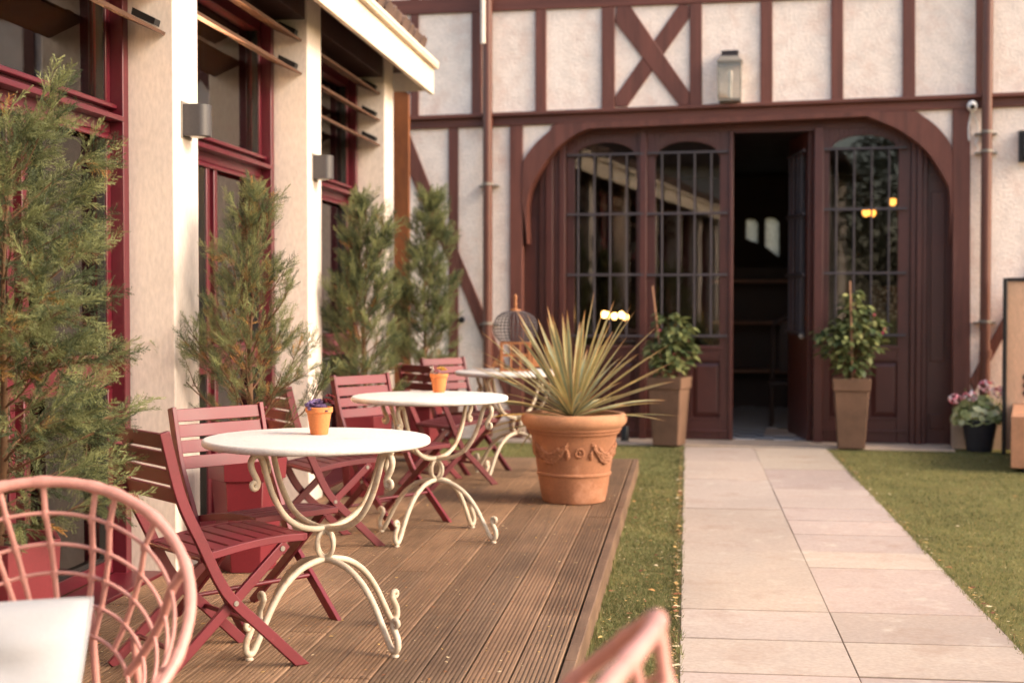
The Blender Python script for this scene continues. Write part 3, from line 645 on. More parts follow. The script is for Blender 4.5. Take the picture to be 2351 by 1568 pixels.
for (a, b, t_, c, sl_) in holes[2:]:
    q = MB(); q.prism([(X(a), Z(c - sl_)), (X(b), Z(c)), (X(b), Z(t_ + 14)), (X(b) - .3 * (X(b) - X(a)), Z(t_ + 4)), (X(a) + .3 * (X(b) - X(a)), Z(t_ + 1)), (X(a), Z(t_ + 5))], P1 + .05, P1 + .06); hs(q, 'window', 'dimmer')  # added dimming sheet fills the window opening
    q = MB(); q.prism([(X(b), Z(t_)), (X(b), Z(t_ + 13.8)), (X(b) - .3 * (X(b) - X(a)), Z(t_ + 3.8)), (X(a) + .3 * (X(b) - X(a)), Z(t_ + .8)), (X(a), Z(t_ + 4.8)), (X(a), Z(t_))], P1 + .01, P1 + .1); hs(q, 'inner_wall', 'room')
cab = thing('shelf_cabinet', 'dark open shelf cabinet seen through the open doorway', 'cabinet')
cab.parent = None; cab.location = Vector(WO + WU * wx(1750, 600, 4.4) + WN * 4.4); cab.rotation_euler = (0, 0, -WA)
q = MB(); q.box(-.66, -.62, -.2, .2, .02, 1.75); q.box(.62, .66, -.2, .2, .02, 1.75); q.box(-.62, .62, .17, .2, .02, 1.75); q.build('carcass', 'room', cab)
for z_ in (.46, 1.05, 1.56):
    MB().box(-.62, .62, -.2, .17, z_, z_ + .035).build('shelf', 'shelf', cab)
def inside(name, label, cat, px, py, y, zfix=None, group=None):
    x_, z_ = wp(px, py, y); P = WO + WU * x_ + WN * y; return thing(name, label, cat, (P[0], P[1], z_ if zfix is None else zfix), -WA, group)
ch = inside('dining_chair', 'dark carved dining chair standing inside the open doorway', 'chair', 1815, 1000, 1.9, .022)
q = MB()
for sx in (-.2, .2): q.tube([(sx, -.2, 0), (sx, -.2, .42)], .022, 8); 
q.build('front_leg', 'room', ch, smooth=40)
q = MB(); q.box(-.23, .23, -.23, .23, .42, .48); q.build('seat', 'room', ch, bevel=.02)
q = MB()
for sx in (-.2, .2): q.tube(cr([(sx, .28, 0), (sx, .2, .25), (sx, .2, .5), (sx, .26, .85), (sx, .34, 1.05)]), .022, 8)
q.tube(cr([(-.2, .34, 1.05), (-.1, .36, 1.12), (0, .36, 1.14), (.1, .36, 1.12), (.2, .34, 1.05)]), .025, 8); q.box(-.12, .12, .24, .26, .55, 1.08); q.build('backrest', 'room', ch, smooth=40)
mt = inside('door_mat', 'pale rug on the tiled floor inside the doorway', 'mat', 1822, 985, .95, .024); MB().box(-.28, .3, -.32, .35, 0, .012).build('pile', 'slab', mt, bevel=.004)
def bulbs(label, name, pts, y, r_, m):
    t = inside(name, label, 'lamp', pts[0][0], pts[0][1], y); q = MB(); b_ = MB()
    x0_, z0_ = wp(*pts[0], y)
    for i, p_ in enumerate(pts):
        x_, z_ = wp(*p_, y); b_.blob((x_ - x0_, .03 * i, z_ - z0_), r_, 10, 8, (1, 1, 1.2)); q.tube([(x_ - x0_, .03 * i, z_ - z0_ + r_), (x_ - x0_, .03 * i, z_ - z0_ + r_ + .08)], .008, 6)
    ps = [wp(*p_, y) for p_ in pts]; q.box(min(a[0] for a in ps) - x0_ - .02, max(a[0] for a in ps) - x0_ + .02, -.03, .12, .1 + r_, .12 + r_); q.tube([(.06, .03, .12 + r_), (.06, .03, 2.9 - z0_)], .008, 6)
    q.build('arm', 'black', t); b_.build('bulb', m, t, smooth=60)
bulbs('row of glowing warm bulbs behind the leftmost barred door', 'chandelier', [(1387, 722), (1396, 724), (1409, 726), (1424, 723), (1433, 728)], 1.3, .030, 'bulb')
bulbs('amber glass lamps glowing high behind the door right of the doorway', 'hanging_lamp', [(1988, 488), (2003, 488), (2050, 462)], 1.6, .038, 'dimbulb')
ls = inside('table_lamp', 'flower-patterned drum lampshade behind the door right of the doorway', 'lamp', 2035, 735, .75)
MB().lathe([(.155, 0), (.15, .33)], 28).build('lamp_shade', 'pattern', ls, smooth=40); MB().lathe([(.09, -.9), (.09, -.87), (.03, -.84), (.025, .02)], 16).build('stem', 'shelf', ls, smooth=40)

# ------------------------------------------------------------------ things fixed to the house front
def front(name, label, cat, px, py, y=0.0):
    x_, z_ = wp(px, py, y); P = WO + WU * x_ + WN * y; return thing(name, label, cat, (P[0], P[1], z_), -WA)
ln = front('wall_lantern', 'zinc box lantern with clear glass standing on the dark ledge above the doorway', 'lantern', 1676, 235, -.05)
q = MB(); q.box(-.10, .10, -.10, .10, 0, .022)
for sx in (-.108, .096):
    for sy in (-.108, .096): q.box(sx, sx + .012, sy, sy + .012, .022, .345)
q.box(-.112, .112, -.112, .112, .345, .362); q.build('frame', 'zinc', ln, bevel=.002)
q = MB(); q.add([(-.118, -.118, .363), (.118, -.118, .363), (.118, .118, .363), (-.118, .118, .363), (-.075, -.075, .415), (.075, -.075, .415), (.075, .075, .415), (-.075, .075, .415)],
      [(3, 2, 1, 0), (4, 5, 6, 7), (0, 1, 5, 4), (1, 2, 6, 5), (2, 3, 7, 6), (3, 0, 4, 7)]); q.build('roof', 'zinc', ln)
q = MB(); q.box(-.078, .078, -.078, .078, .416, .424); q.box(-.078, .078, -.078, .078, .455, .463)
for k in range(9): q.box(-.076 + k * .0178, -.068 + k * .0178, -.078, .078, .424, .455)
q.build('vent', 'iron', ln)
q = MB(); q.box(-.096, .096, -.104, -.1005, .022, .345); q.box(-.096, .096, .1005, .104, .022, .345); q.box(-.104, -.1005, -.096, .096, .022, .345); q.box(.1005, .104, -.096, .096, .022, .345); q.build('pane', 'glass', ln)
q = MB(); q.lathe([(.018, .02), (.018, .16), (.016, .16)], 14); q.build('lamp_holder', 'cctv', ln, smooth=40); MB().lathe([(.012, .16), (.024, .19), (.024, .27), (.008, .30)], 14).build('bulb', 'cctv', ln, smooth=60)
ct = front('security_camera', 'white ball security camera above dangling cable beside the right drainpipe', 'camera', 2232, 244, -.09)
q = MB(); rt = Matrix.Rotation(R(18), 3, 'X'); q.blob((0, 0, 0), .045, 18, 12, (1, 1, 1.12)); q.tube([(0, .0, .0), (0, .09, .02)], .03, 14); q.build('housing', 'cctv', ct, smooth=60)
q = MB(); q.tube([(0, -.034, -.010), (0, -.0475, -.014)], .022, 16); q.build('lens', 'black', ct, smooth=40)
q = MB(); q.tube(cr([(.01, .03, -.04), (.03, .05, -.10), (.055, .06, -.17), (.06, .06, -.27), (.035, .055, -.33), (.06, .06, -.36), (.05, .06, -.40)]), .007, 6)
q.tube(cr([(.0, .03, -.05), (-.01, .05, -.10), (-.022, .055, -.17), (-.022, .055, -.24), (-.018, .055, -.30)]), .0085, 6); q.build('cable', 'cctv', ct, smooth=60)
sc2 = front('wall_lamp', 'dark wall lamp on the pale plaster right of the drainpipe', 'wall light', 2362, 335, -.06)
q = MB(); q.box(-.06, .06, -.06, .02, -.13, .13); q.build('housing', 'black', sc2, bevel=.01); MB().box(-.08, .08, .021, .06, -.14, .14).build('back_plate', 'metal', sc2)
kn = front('spotlight', 'tiny black spotlight on the plaster above the furthest pink chair', 'spotlight', 1060, 734, -.04)
MB().blob((0, 0, 0), .032, 12, 8).build('head', 'black', kn, smooth=60); MB().tube([(0, 0, 0), (-.04, .045, 0)], .01, 8).build('arm', 'black', kn)
bo = front('floor_spotlight', 'small black floor spotlight standing at the foot of the doors by the big pot', 'spotlight', 1435, 1012, -.12); bo.location.z = .016
MB().lathe([(.038, .0), (.038, .13), (.03, .14)], 16).build('housing', 'black', bo, smooth=40); MB().lathe([(.045, .0), (.045, .008)], 16).build('base_plate', 'metal', bo)

# ------------------------------------------------------------------ folding chairs
CH = []
def make_chair():
    t = thing('folding_chair', '', 'chair', group='burgundy folding chairs around the stone tables')
    side = [(p_.x, p_.y) for p_ in cr([(-.482, .795), (-.428, .589), (-.356, .434), (-.298, .313), (-.243, .236), (-.145, .141), (.0, .0)], 5)]
    W2 = .0175
    def post(y):
        L = []; Rr = []
        for i, (a, b) in enumerate(side):
            c = side[max(0, i - 1)]; e = side[min(len(side) - 1, i + 1)]; dx, dz = e[0] - c[0], e[1] - c[1]; l = math.hypot(dx, dz)
            nx, nz = -dz / l, dx / l; L.append((a + nx * W2, b + nz * W2)); Rr.append((a - nx * W2, b - nz * W2))
        L[-1] = (side[-1][0] - .026, 0); Rr[-1] = (side[-1][0] + .026, 0)
        L[-1], Rr[-1] = ((.026, 0), (-.026, 0)) if L[-2][0] > Rr[-2][0] else ((-.026, 0), (.026, 0))
        n = len(side); m = MB(); vs = [(x_, y - .01, z_) for x_, z_ in L] + [(x_, y - .01, z_) for x_, z_ in Rr] + [(x_, y + .01, z_) for x_, z_ in L] + [(x_, y + .01, z_) for x_, z_ in Rr]
        fs = []
        for i in range(n - 1):
            fs += [(i, i + 1, n + i + 1, n + i), (2 * n + i, 3 * n + i, 3 * n + i + 1, 2 * n + i + 1), (i, 2 * n + i, 2 * n + i + 1, i + 1), (n + i, n + i + 1, 3 * n + i + 1, 3 * n + i)]
        fs += [(0, n, 3 * n, 2 * n), (n - 1, 3 * n - 1, 4 * n - 1, 2 * n - 1)]
        m.add(vs, fs); bmx = bmesh.new(); return m
    def bolt(parent, x_, z_, ys):
        b = MB()
        for y0, y1 in ys: b.tube([(x_, y0, z_), (x_, y1, z_)], .0085, 12); b.tube([(x_, y1, z_), (x_, y1 + (y1 - y0) * .3, z_)], .004, 8)
        b.build('bolt', 'zinc', parent, smooth=40)
    for y in (-.2, .2):
        o = post(y).build('front_leg', 'chair', t, bevel=.0025); s_ = 1 if y > 0 else -1
        bolt(o, -.243, .236, [(y + s_ * .0101, y + s_ * .0135)])
        m = MB(); m.bar((-.50, y - s_ * .0225, 0.0), (-.045, y - s_ * .0225, .405), .018, .033, (1, 0, -.9)); r_ = m.build('rear_leg', 'chair', t, bevel=.0025)
        bolt(r_, -.062, .389, [(y - s_ * .0134, y - s_ * .0098)])
    # seat: ribbed top of seven slats across two rails that arch over the legs
    def zr(s_): # rail height along the seat
        k = (s_ + .345) / .375; return .398 + .034 * math.sin(min(1, k * 1.0) * PI * .62) + .0 * k
    m = MB(); N = 7; S0, S1 = -.352, .022; stp = (S1 - S0) / N
    for i in range(N):
        a = S0 + stp * i + .005; b = S0 + stp * (i + 1) - .005
        vs = [(a, -.160, zr(a) - .011), (b, -.160, zr(b) - .011), (b, -.160, zr(b)), (a, -.160, zr(a)), (a, .160, zr(a) - .011), (b, .160, zr(b) - .011), (b, .160, zr(b)), (a, .160, zr(a))]
        m.add(vs, [(0, 1, 2, 3), (7, 6, 5, 4), (0, 4, 5, 1), (1, 5, 6, 2), (2, 6, 7, 3), (3, 7, 4, 0)])
    for y0, y1 in ((-.187, -.1605), (.1605, .187)):
        pts = [S0 + (S1 + .004 - S0) * k / 12 for k in range(13)]
        m.prism([(p_, zr(p_) - .024) for p_ in pts] + [(p_, zr(p_) + .001) for p_ in pts[::-1]], y0, y1)
    m.box(S1 - .0035, S1 + .010, -.187, .187, zr(S1) - .021, zr(S1) + .0005)
    m.build('seat', 'chair', t, bevel=.002)
    # backrest of four boards
    m = MB()
    for k in range(4):
        z0, z1 = .788 - .0585 * k - .0475, .788 - .0585 * k
        xa = lambda z_: -.428 - (z_ - .589) * .262
        m.add([(xa(z0) - .006, -.189, z0), (xa(z0) + .007, -.189, z0 + .002), (xa(z1) + .007, -.189, z1 + .002), (xa(z1) - .006, -.189, z1), (xa(z0) - .006, .189, z0), (xa(z0) + .007, .189, z0 + .002), (xa(z1) + .007, .189, z1 + .002), (xa(z1) - .006, .189, z1)],
              [(0, 3, 2, 1), (4, 5, 6, 7), (0, 1, 5, 4), (1, 2, 6, 5), (2, 3, 7, 6), (3, 0, 4, 7)])
    m.build('backrest', 'chair', t, bevel=.002)
    for (x_, z_, y_) in ((-.150, .150, .19), (-.405, .086, .168), (-.352, .386, .19)):
        MB().tube([(x_, -y_, z_), (x_, y_, z_)], .0085, 10).build('stretcher', 'chair', t, smooth=40)
    return t
def chair_at(front_mid, ang): return (front_mid[0], front_mid[1], DECK), R(ang)
specs = [((-1.403, 4.69), 45.5, 'nearest burgundy folding chair, seen from behind, left of the front table'),
         ((-1.43, 5.05), -37, 'pink-lit folding chair facing the camera behind the front white table'),
         ((-1.614, 6.984), 38, 'folding chair seen from behind between the front and the middle table'),
         ((-1.40, 7.45), -34, 'pink-lit folding chair facing the camera behind the middle white table'),
         ((-1.39, 9.37), 45, 'folding chair with dark back boards behind the small pot on the middle table'),
         ((-1.38, 9.87), -38, 'furthest pink-lit folding chair, beside the table that carries the birdcage')]
proto = make_chair()
for i, (fm, an, lab) in enumerate(specs):
    loc, rz = chair_at(fm, an)
    if i == 0: proto.location = loc; proto.rotation_euler = (0, 0, rz); proto['label'] = lab
    else: dup(proto, loc, rz, lab)

# ------------------------------------------------------------------ bistro tables
def spiral(c, r0, turns, sgn, start, n=14): return [(c[0] + r0 * (1 - .55 * k / n) * math.cos(start + sgn * turns * 2 * PI * k / n), c[1] + r0 * (1 - .55 * k / n) * math.sin(start + sgn * turns * 2 * PI * k / n)) for k in range(n + 1)]
def make_table():
    t = thing('bistro_table', '', 'table', group='round stone-topped bistro tables in a row on the deck')
    n = 96; m = MB(); rad = .398; prof = [(0, .692), (rad - .02, .692), (rad - .006, .694), (rad, .699), (rad + .001, .706), (rad, .7135), (rad - .004, .7185), (rad - .010, .72), (0, .72)]
    vs = []; rg = random.Random(3)
    ch = [rg.uniform(-1, 1) for _ in range(n)]
    for r_, z_ in prof[1:-1]:
        for k in range(n):
            a = 2 * PI * k / n; j = .0012 * ch[k] * (1 if r_ > .38 else 0) + .0006 * rg.uniform(-1, 1); vs.append(((r_ + j) * math.cos(a), (r_ + j) * math.sin(a), z_ + (.0006 * rg.uniform(-1, 1) if z_ < .70 else 0)))
    nr = len(prof) - 2; fs = [(i * n + k, i * n + (k + 1) % n, (i + 1) * n + (k + 1) % n, (i + 1) * n + k) for i in range(nr - 1) for k in range(n)]
    fs += [tuple(range(n - 1, -1, -1)), tuple(range((nr - 1) * n, nr * n))]
    m.add(vs, fs); o = m.build('tabletop', 'stone', t, smooth=50); o.location = (-.028, .02, 0)
    arm = [(.0, .402), (.05, .404), (.115, .42), (.18, .46), (.232, .53), (.262, .60), (.280, .655), (.296, .680), (.318, .680), (.332, .662), (.328, .636), (.312, .608), (.303, .588)]
    arm2 = [(p_.x, p_.y) for p_ in cr(arm, 5)] + spiral((.3185, .583), .0155, 1.3, 1, PI * .93)
    leg = [(.0, .292), (.05, .288), (.12, .268), (.19, .222), (.245, .158), (.285, .092), (.312, .045), (.330, .021), (.347, .0195), (.3575, .035), (.355, .062), (.342, .086), (.333, .103)]
    leg2 = [(p_.x, p_.y) for p_ in cr(leg, 5)] + spiral((.3475, .112), .0145, 1.25, -1, PI * 1.12)
    for k in range(4):
        a = PI / 4 + k * PI / 2; c, s = math.cos(a), math.sin(a)
        for nm, pr, r0 in (('arm', arm2, .0112), ('leg', leg2, .0118)):
            m = MB(); q_ = [(x_ * c, x_ * s, z_) for x_, z_ in pr]; N = len(q_); rr = [r0 if i < N - 15 else r0 * (.92 - .4 * (i - N + 15) / 15) for i in range(N)]
            m.tube(q_, rr, 10)
            if nm == 'leg': m.lathe([(.014, 0), (.014, .006), (.009, .010)], 12, (.344 * c, .344 * s, 0))
            m.build(nm, 'ivory', t, smooth=60)
    for a in (PI / 4, 3 * PI / 4):
        m = MB(); m.tube([(.040 * math.cos(b) * math.cos(a), .040 * math.cos(b) * math.sin(a), .346 + .046 * math.sin(b)) for b in [2 * PI * k / 28 for k in range(28)]], .0085, 10, True); m.build('ring', 'ivory', t, smooth=60)
    m = MB(); m.lathe([(.0, .283), (.016, .286), (.016, .298), (0, .302)], 12); m.lathe([(.0, .39), (.016, .393), (.016, .41), (0, .414)], 12); m.build('hub', 'ivory', t, smooth=60)
    return t
tb = make_table()
tspec = [((-1.262, 4.872), 12, 'front white stone table with a purple succulent pot on it'), ((-1.265, 7.12), 21, 'middle white stone table with a small orange pot of yellow and grey succulents'),
         ((-1.165, 9.74), 17, 'furthest white stone table, carrying the birdcage behind the spiky plant')]
for i, (xy, an, lab) in enumerate(tspec):
    if i == 0: tb.location = (*xy, DECK); tb.rotation_euler = (0, 0, R(an)); tb['label'] = lab
    else: dup(tb, (*xy, DECK), R(an), lab)
TOP = DECK + .7205

# small pots with succulents
def small_pot(x_, y_, lab, s=1.0):
    t = thing('flower_pot', lab, 'flower pot', (x_, y_, TOP), 0, 'small orange clay pots on the tables')
    MB().lathe([(.0, 0), (.030 * s, 0), (.0315 * s, .003), (.0435 * s, .078), (.0475 * s, .079), (.049 * s, .081), (.0495 * s, .097), (.047 * s, .099), (.044 * s, .097), (.042 * s, .085)], 40).build('pot', 'terra2', t, smooth=35)
    MB().lathe([(.0, .088), (.043 * s, .087)], 24).build('soil', 'soil', t); return t
def rosette(mb, c, rad, n_, cols, tiltv=(0, 0, 1), open_=1.0):
    ax = Vector(tiltv).normalized(); rot = ax.to_track_quat('Z', 'Y').to_matrix()
    for i in range(n_):
        f = i / n_; a = i * 2.39996; el = (.18 + 1.15 * f) ; L = rad * (1.0 - .62 * f) * open_; wd = L * .42
        dx = Vector((math.cos(a) * math.cos(el), math.sin(a) * math.cos(el), math.sin(el))); sd = Vector((-math.sin(a), math.cos(a), 0)); nrm = dx.cross(sd) * -1
        col = cols[0] if f < .45 else cols[1]; k = random.uniform(.8, 1.15); mb.col = tuple(c_ * k for c_ in col[:3])
        P = []
        for (u, v_, h) in ((.12, -.35, 0), (.12, .35, 0), (.5, -.85, .10), (.5, .85, .10), (.82, -.75, .16), (.82, .75, .16), (1.05, 0, .22), (.5, 0, -.04), (.82, 0, .04)):
            P.append(rot @ (dx * L * u + sd * wd * v_ + nrm * L * h) + Vector(c))
        Q = [p_ - (rot @ nrm) * L * .09 for p_ in P]
        top = [(0, 1, 7), (0, 7, 2), (1, 3, 7), (2, 7, 8, 4), (7, 3, 5, 8), (4, 8, 6), (8, 5, 6)]
        mb.add(P + Q, top + [tuple(9 + i_ for i_ in f_[::-1]) for f_ in top])
    mb.col = None
p1 = small_pot(-1.312, 4.985, 'orange clay pot on the front table holding purple rosette succulents')
su = thing('succulent', 'purple and dark red rosette succulents growing in the pot on the front table', 'succulent', (-1.312, 4.985, TOP + .09))
m = MB(); m.col = (0, 0, 0); m.c = []
rosette(m, (-.012, -.008, .012), .046, 24, (srgb(112, 88, 122), srgb(140, 116, 160)), (-.15, -.35, 1)); rosette(m, (.030, .004, .024), .030, 18, (srgb(92, 36, 40), srgb(120, 44, 44)), (.3, -.1, 1))
rosette(m, (.026, -.024, .002), .022, 14, (srgb(84, 62, 72), srgb(110, 80, 92)), (.4, -.5, 1)); rosette(m, (.036, .012, .044), .022, 12, (srgb(110, 34, 36), srgb(130, 44, 44)), (.2, 0, 1)); rosette(m, (-.026, .016, .0), .028, 14, (srgb(96, 84, 96), srgb(120, 100, 130)), (-.4, .2, 1))
m.build('rosette', 'leaf', su, smooth=50)
p2 = small_pot(-1.297, 7.39, 'orange clay pot on the middle table holding yellow and grey succulents', .99)
su = thing('succulent', 'yellow, grey and dark little succulents growing in the pot on the middle table', 'succulent', (-1.297, 7.39, TOP + .09))
m = MB(); m.col = (0, 0, 0)
rosette(m, (.014, .0, .030), .030, 14, (srgb(190, 140, 62), srgb(204, 164, 84)), (.1, -.3, 1)); rosette(m, (.026, -.01, .0), .024, 14, (srgb(96, 78, 76), srgb(110, 92, 90)), (.4, -.3, 1)); rosette(m, (-.018, -.012, .0), .028, 14, (srgb(150, 142, 140), srgb(176, 166, 160)), (-.3, -.3, 1))
m.col = srgb(186, 170, 160)[:3]; m.tube(cr([(-.02, 0, 0), (-.034, 0, .02), (-.036, 0, .036), (-.048, 0, .044)], 4), [.004] * 13, 6)
for k in range(9): m.blob((-.036 + random.uniform(-.012, .008), random.uniform(-.006, .006), .012 + .004 * k), .0055, 6, 4)
m.build('rosette', 'leaf', su, smooth=50)

# ------------------------------------------------------------------ big terracotta pot with its spiky plant
BP = (-.672, 8.52, DECK)
bp = thing('terracotta_pot', 'large terracotta pot with moulded garlands standing at the deck edge', 'pot', BP)
prof = [(0, 0), (.178, 0), (.188, .006), (.192, .02), (.207, .10), (.2165, .160), (.2225, .165), (.225, .1725), (.2225, .180), (.2185, .184), (.232, .27), (.246, .345), (.259, .405), (.263, .412), (.272, .413), (.276, .419), (.276, .427), (.283, .431), (.287, .437), (.287, .447), (.296, .455), (.311, .470), (.318, .488), (.319, .505), (.314, .521), (.303, .531), (.287, .533), (.274, .528), (.268, .515), (.262, .46)]
q = MB(); q.lathe(prof[:20], 96); q.build('pot', 'terra', bp, smooth=40); q = MB(); q.lathe(prof[19:], 96); q.build('rim', 'terrarim', bp, smooth=40)
q = MB(); q.lathe([(0, .492), (.15, .49), (.266, .482)], 40); q.build('soil', 'soil', bp, smooth=60)
def rad_at(z):
    for (a, b), (c, d_) in zip(prof[8:15], prof[9:16]):
        if b <= z <= d_: return a + (c - a) * (z - b) / (d_ - b)
    return .24
q = MB(); rg = random.Random(5)
def onpot(a, z, lift=0): r_ = rad_at(z) + lift; return (r_ * math.cos(a), r_ * math.sin(a), z)
a0 = math.atan2(-1, .22)     # direction of the rosette that faces the path end of the deck
for s4 in range(4):
    q = MB()
    A = a0 + s4 * PI / 2; zc = .312
    for k in range(12):
        b = 2 * PI * k / 12; q.blob(onpot(A + .019 / .24 * math.cos(b) * 1.25, zc + .024 * math.sin(b), .001), .0085, 8, 6)
    q.blob(onpot(A, zc, .001), .008, 8, 6)
    for sg in (-1, 1):
        B = A + sg * .30
        for k, (dz, rr) in enumerate(((.052, .006), (.040, .009), (.026, .007), (.010, .011), (-.004, .014), (-.018, .015), (-.031, .011), (-.041, .006))): q.blob(onpot(B + sg * .012 * math.sin(k), zc + dz, .001), rr, 8, 6)
    for k in range(25):
        f = k / 24; B = A + .30 + .05 + (PI / 2 - .70) * f; z_ = zc + .044 - .082 * math.sin(PI * f)
        for j in range(4 if 4 < k < 20 else 2): q.blob(onpot(B + rg.uniform(-.012, .012), z_ + (j - 1.5) * .0165 * (1 if 4 < k < 20 else .8), .003), rg.uniform(.010, .015), 7, 5)
    q.build('garland', 'terra', bp, smooth=60)

yu = thing('yucca_plant', 'spiky plant with long green and yellow striped sword leaves in the large terracotta pot', 'plant', (BP[0] - .01, BP[1], DECK + .487))
V = []; Tt = []; C = []
def sword(az, el, L, wd, droop, z0, col, rg):
    d_ = np.array([math.cos(az) * math.cos(el), math.sin(az) * math.cos(el), math.sin(el)]); sd = np.array([-math.sin(az), math.cos(az), 0]); p_ = np.array([math.cos(az) * .012, math.sin(az) * .012, z0]); N = 9; o = len(V); st = L / N
    tw = rg.uniform(-.5, .5)
    for i in range(N + 1):
        f = i / N; ww = wd * (.55 + 1.2 * f if f < .35 else (.97 if f < .6 else .97 * (1 - ((f - .6) / .4) ** 1.6) + .015)) / 2
        up = np.cross(d_, sd) * -1; s2 = sd * math.cos(tw * f) + up * math.sin(tw * f); up2 = np.cross(d_, s2) * -1
        if up2[2] < 0: up2 = -up2
        e = srgb(206, 178, 116)[:3] if rg.random() < .8 else srgb(190, 140, 90)[:3]
        tipc = np.array(srgb(196, 132, 80)[:3]); fc = max(0, (f - .85) / .15)
        for (u, h, cc) in ((-1, .30, e), (-.48, .12, col), (0, -.05, np.array(col) * .8), (.48, .12, col), (1, .30, e)):
            V.append(p_ + s2 * ww * u + up2 * ww * h); C.append(np.array(cc) * (1 - fc) + tipc * fc)
        p_ = p_ + d_ * st; d_ = d_ + np.array([0, 0, -1]) * droop * st * (.4 + f * 1.6); d_ = d_ / np.linalg.norm(d_)
    for i in range(N):
        for k in range(4): a = o + i * 5 + k; Tt.append((a, a + 1, a + 6, a + 5))
rg = random.Random(12)
for i in range(98):
    f = (i + .5) / 98; el = R(84 - 92 * f ** .66) + rg.uniform(-.1, .1); az = i * 2.39996 + rg.uniform(-.25, .25)
    L = rg.uniform(.60, .80) * (1.0 - .20 * f); k = rg.uniform(.75, 1.2)
    colr = np.array(srgb(140, 146, 116)[:3] if rg.random() < .7 else srgb(166, 158, 110)[:3]) * k
    if f > .8 and rg.random() < .5: colr = np.array(srgb(196, 152, 62)[:3]) * k
    if f > .6 and math.sin(az) < -.45: continue
    if f > .84 and math.cos(az) > .2: continue
    sword(az, max(el, R(-14)), L, rg.uniform(.026, .038), rg.uniform(.15, .7) * (.35 + f) + (1.8 if f > .88 and rg.random() < .25 else 0), .0 + .05 * (1 - f), colr, rg)
np_mesh('foliage', V, Tt, np.array(C), 'leaf', yu, 4)
MB().lathe([(.03, 0), (.026, .03), (.0, .06)], 12).build('stem', 'bark', yu, smooth=60)

# ------------------------------------------------------------------ red hexagonal planters with conifers
PH = .50
def make_planter():
    t = thing('planter', '', 'planter', group='tall red hexagonal planters along the windows')
    def hexa(mb, prof_):
        vs = [(r_ * math.cos(PI / 3 * k + PI / 6), r_ * math.sin(PI / 3 * k + PI / 6), z_) for r_, z_ in prof_ for k in range(6)]
        n_ = len(prof_); mb.add(vs, [(i * 6 + k, i * 6 + (k + 1) % 6, (i + 1) * 6 + (k + 1) % 6, (i + 1) * 6 + k) for i in range(n_ - 1) for k in range(6)] + [tuple(range(5, -1, -1)), tuple(range((n_ - 1) * 6, n_ * 6))]); return mb
    hexa(MB(), [(.125, 0), (.160, PH - .094)]).build('body', 'planter', t, bevel=.003)
    hexa(MB(), [(.1605, PH - .0935), (.171, PH - .092), (.176, PH), (.160, PH + .0), (.156, PH - .05)]).build('lip', 'planter', t, bevel=.002)
    hexa(MB(), [(.154, PH - .049), (.154, PH - .04)]).build('soil', 'soil', t); return t
pspec = [((-2.005, 3.98), 30, 'red planter of the nearest tree at the left edge, behind the wicker armchair'), ((-1.955, 6.17), 42, 'red planter behind the pink-lit chair of the front table'),
         ((-1.985, 8.62), 33, 'red planter behind the seat of the chair between front and middle table'), ((-1.98, 10.55), 33, 'red planter furthest back, behind the chairs at the birdcage table')]
pp = make_planter()
for i, (xy, an, lab) in enumerate(pspec):
    if i == 0: pp.location = (*xy, DECK); pp.rotation_euler = (0, 0, R(an)); pp['label'] = lab
    else: dup(pp, (*xy, DECK), R(an), lab)

def spray_template(rg):
    """one feathery twig, 1 unit long along +x: every needle spike is a thin triangle"""
    tri = []; cc = []
    def spike(p, d_, L, wd, c):
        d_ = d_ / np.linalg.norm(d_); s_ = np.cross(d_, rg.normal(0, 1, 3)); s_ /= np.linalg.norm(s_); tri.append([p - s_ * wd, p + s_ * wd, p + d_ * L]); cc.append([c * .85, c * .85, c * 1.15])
    n = 15
    for i in range(n):
        x_ = .06 + .9 * i / n; side = 1 if i % 2 else -1; roll = rg.uniform(-.7, .7)
        L = (.42 * (1 - .75 * x_) + .07) * rg.uniform(.75, 1.2); ang = R(rg.uniform(28, 42))
        d_ = np.array([math.cos(ang), side * math.sin(ang) * math.cos(roll), math.sin(ang) * math.sin(roll)]); p = np.array([x_, .0, .02 * math.sin(x_ * 5)])
        spike(p, d_, L, .013, 1.0)
        for k in range(6):
            f = .15 + .8 * k / 6; s2 = 1 if k % 2 else -1; a2 = R(rg.uniform(25, 42)); perp = np.array([-d_[1], d_[0], 0]) * s2 + np.array([0, 0, rg.uniform(-.5, .5)])
            spike(p + d_ * L * f, d_ * math.cos(a2) + perp * math.sin(a2), L * .36 * (1.15 - .6 * f), .0125, rg.uniform(.85, 1.2))
    spike(np.array([0, 0, 0.]), np.array([1, 0, .02]), 1.0, .012, .9)
    return np.array(tri), np.array(cc)
TEMPL = [spray_template(np.random.default_rng(40 + k)) for k in range(5)]
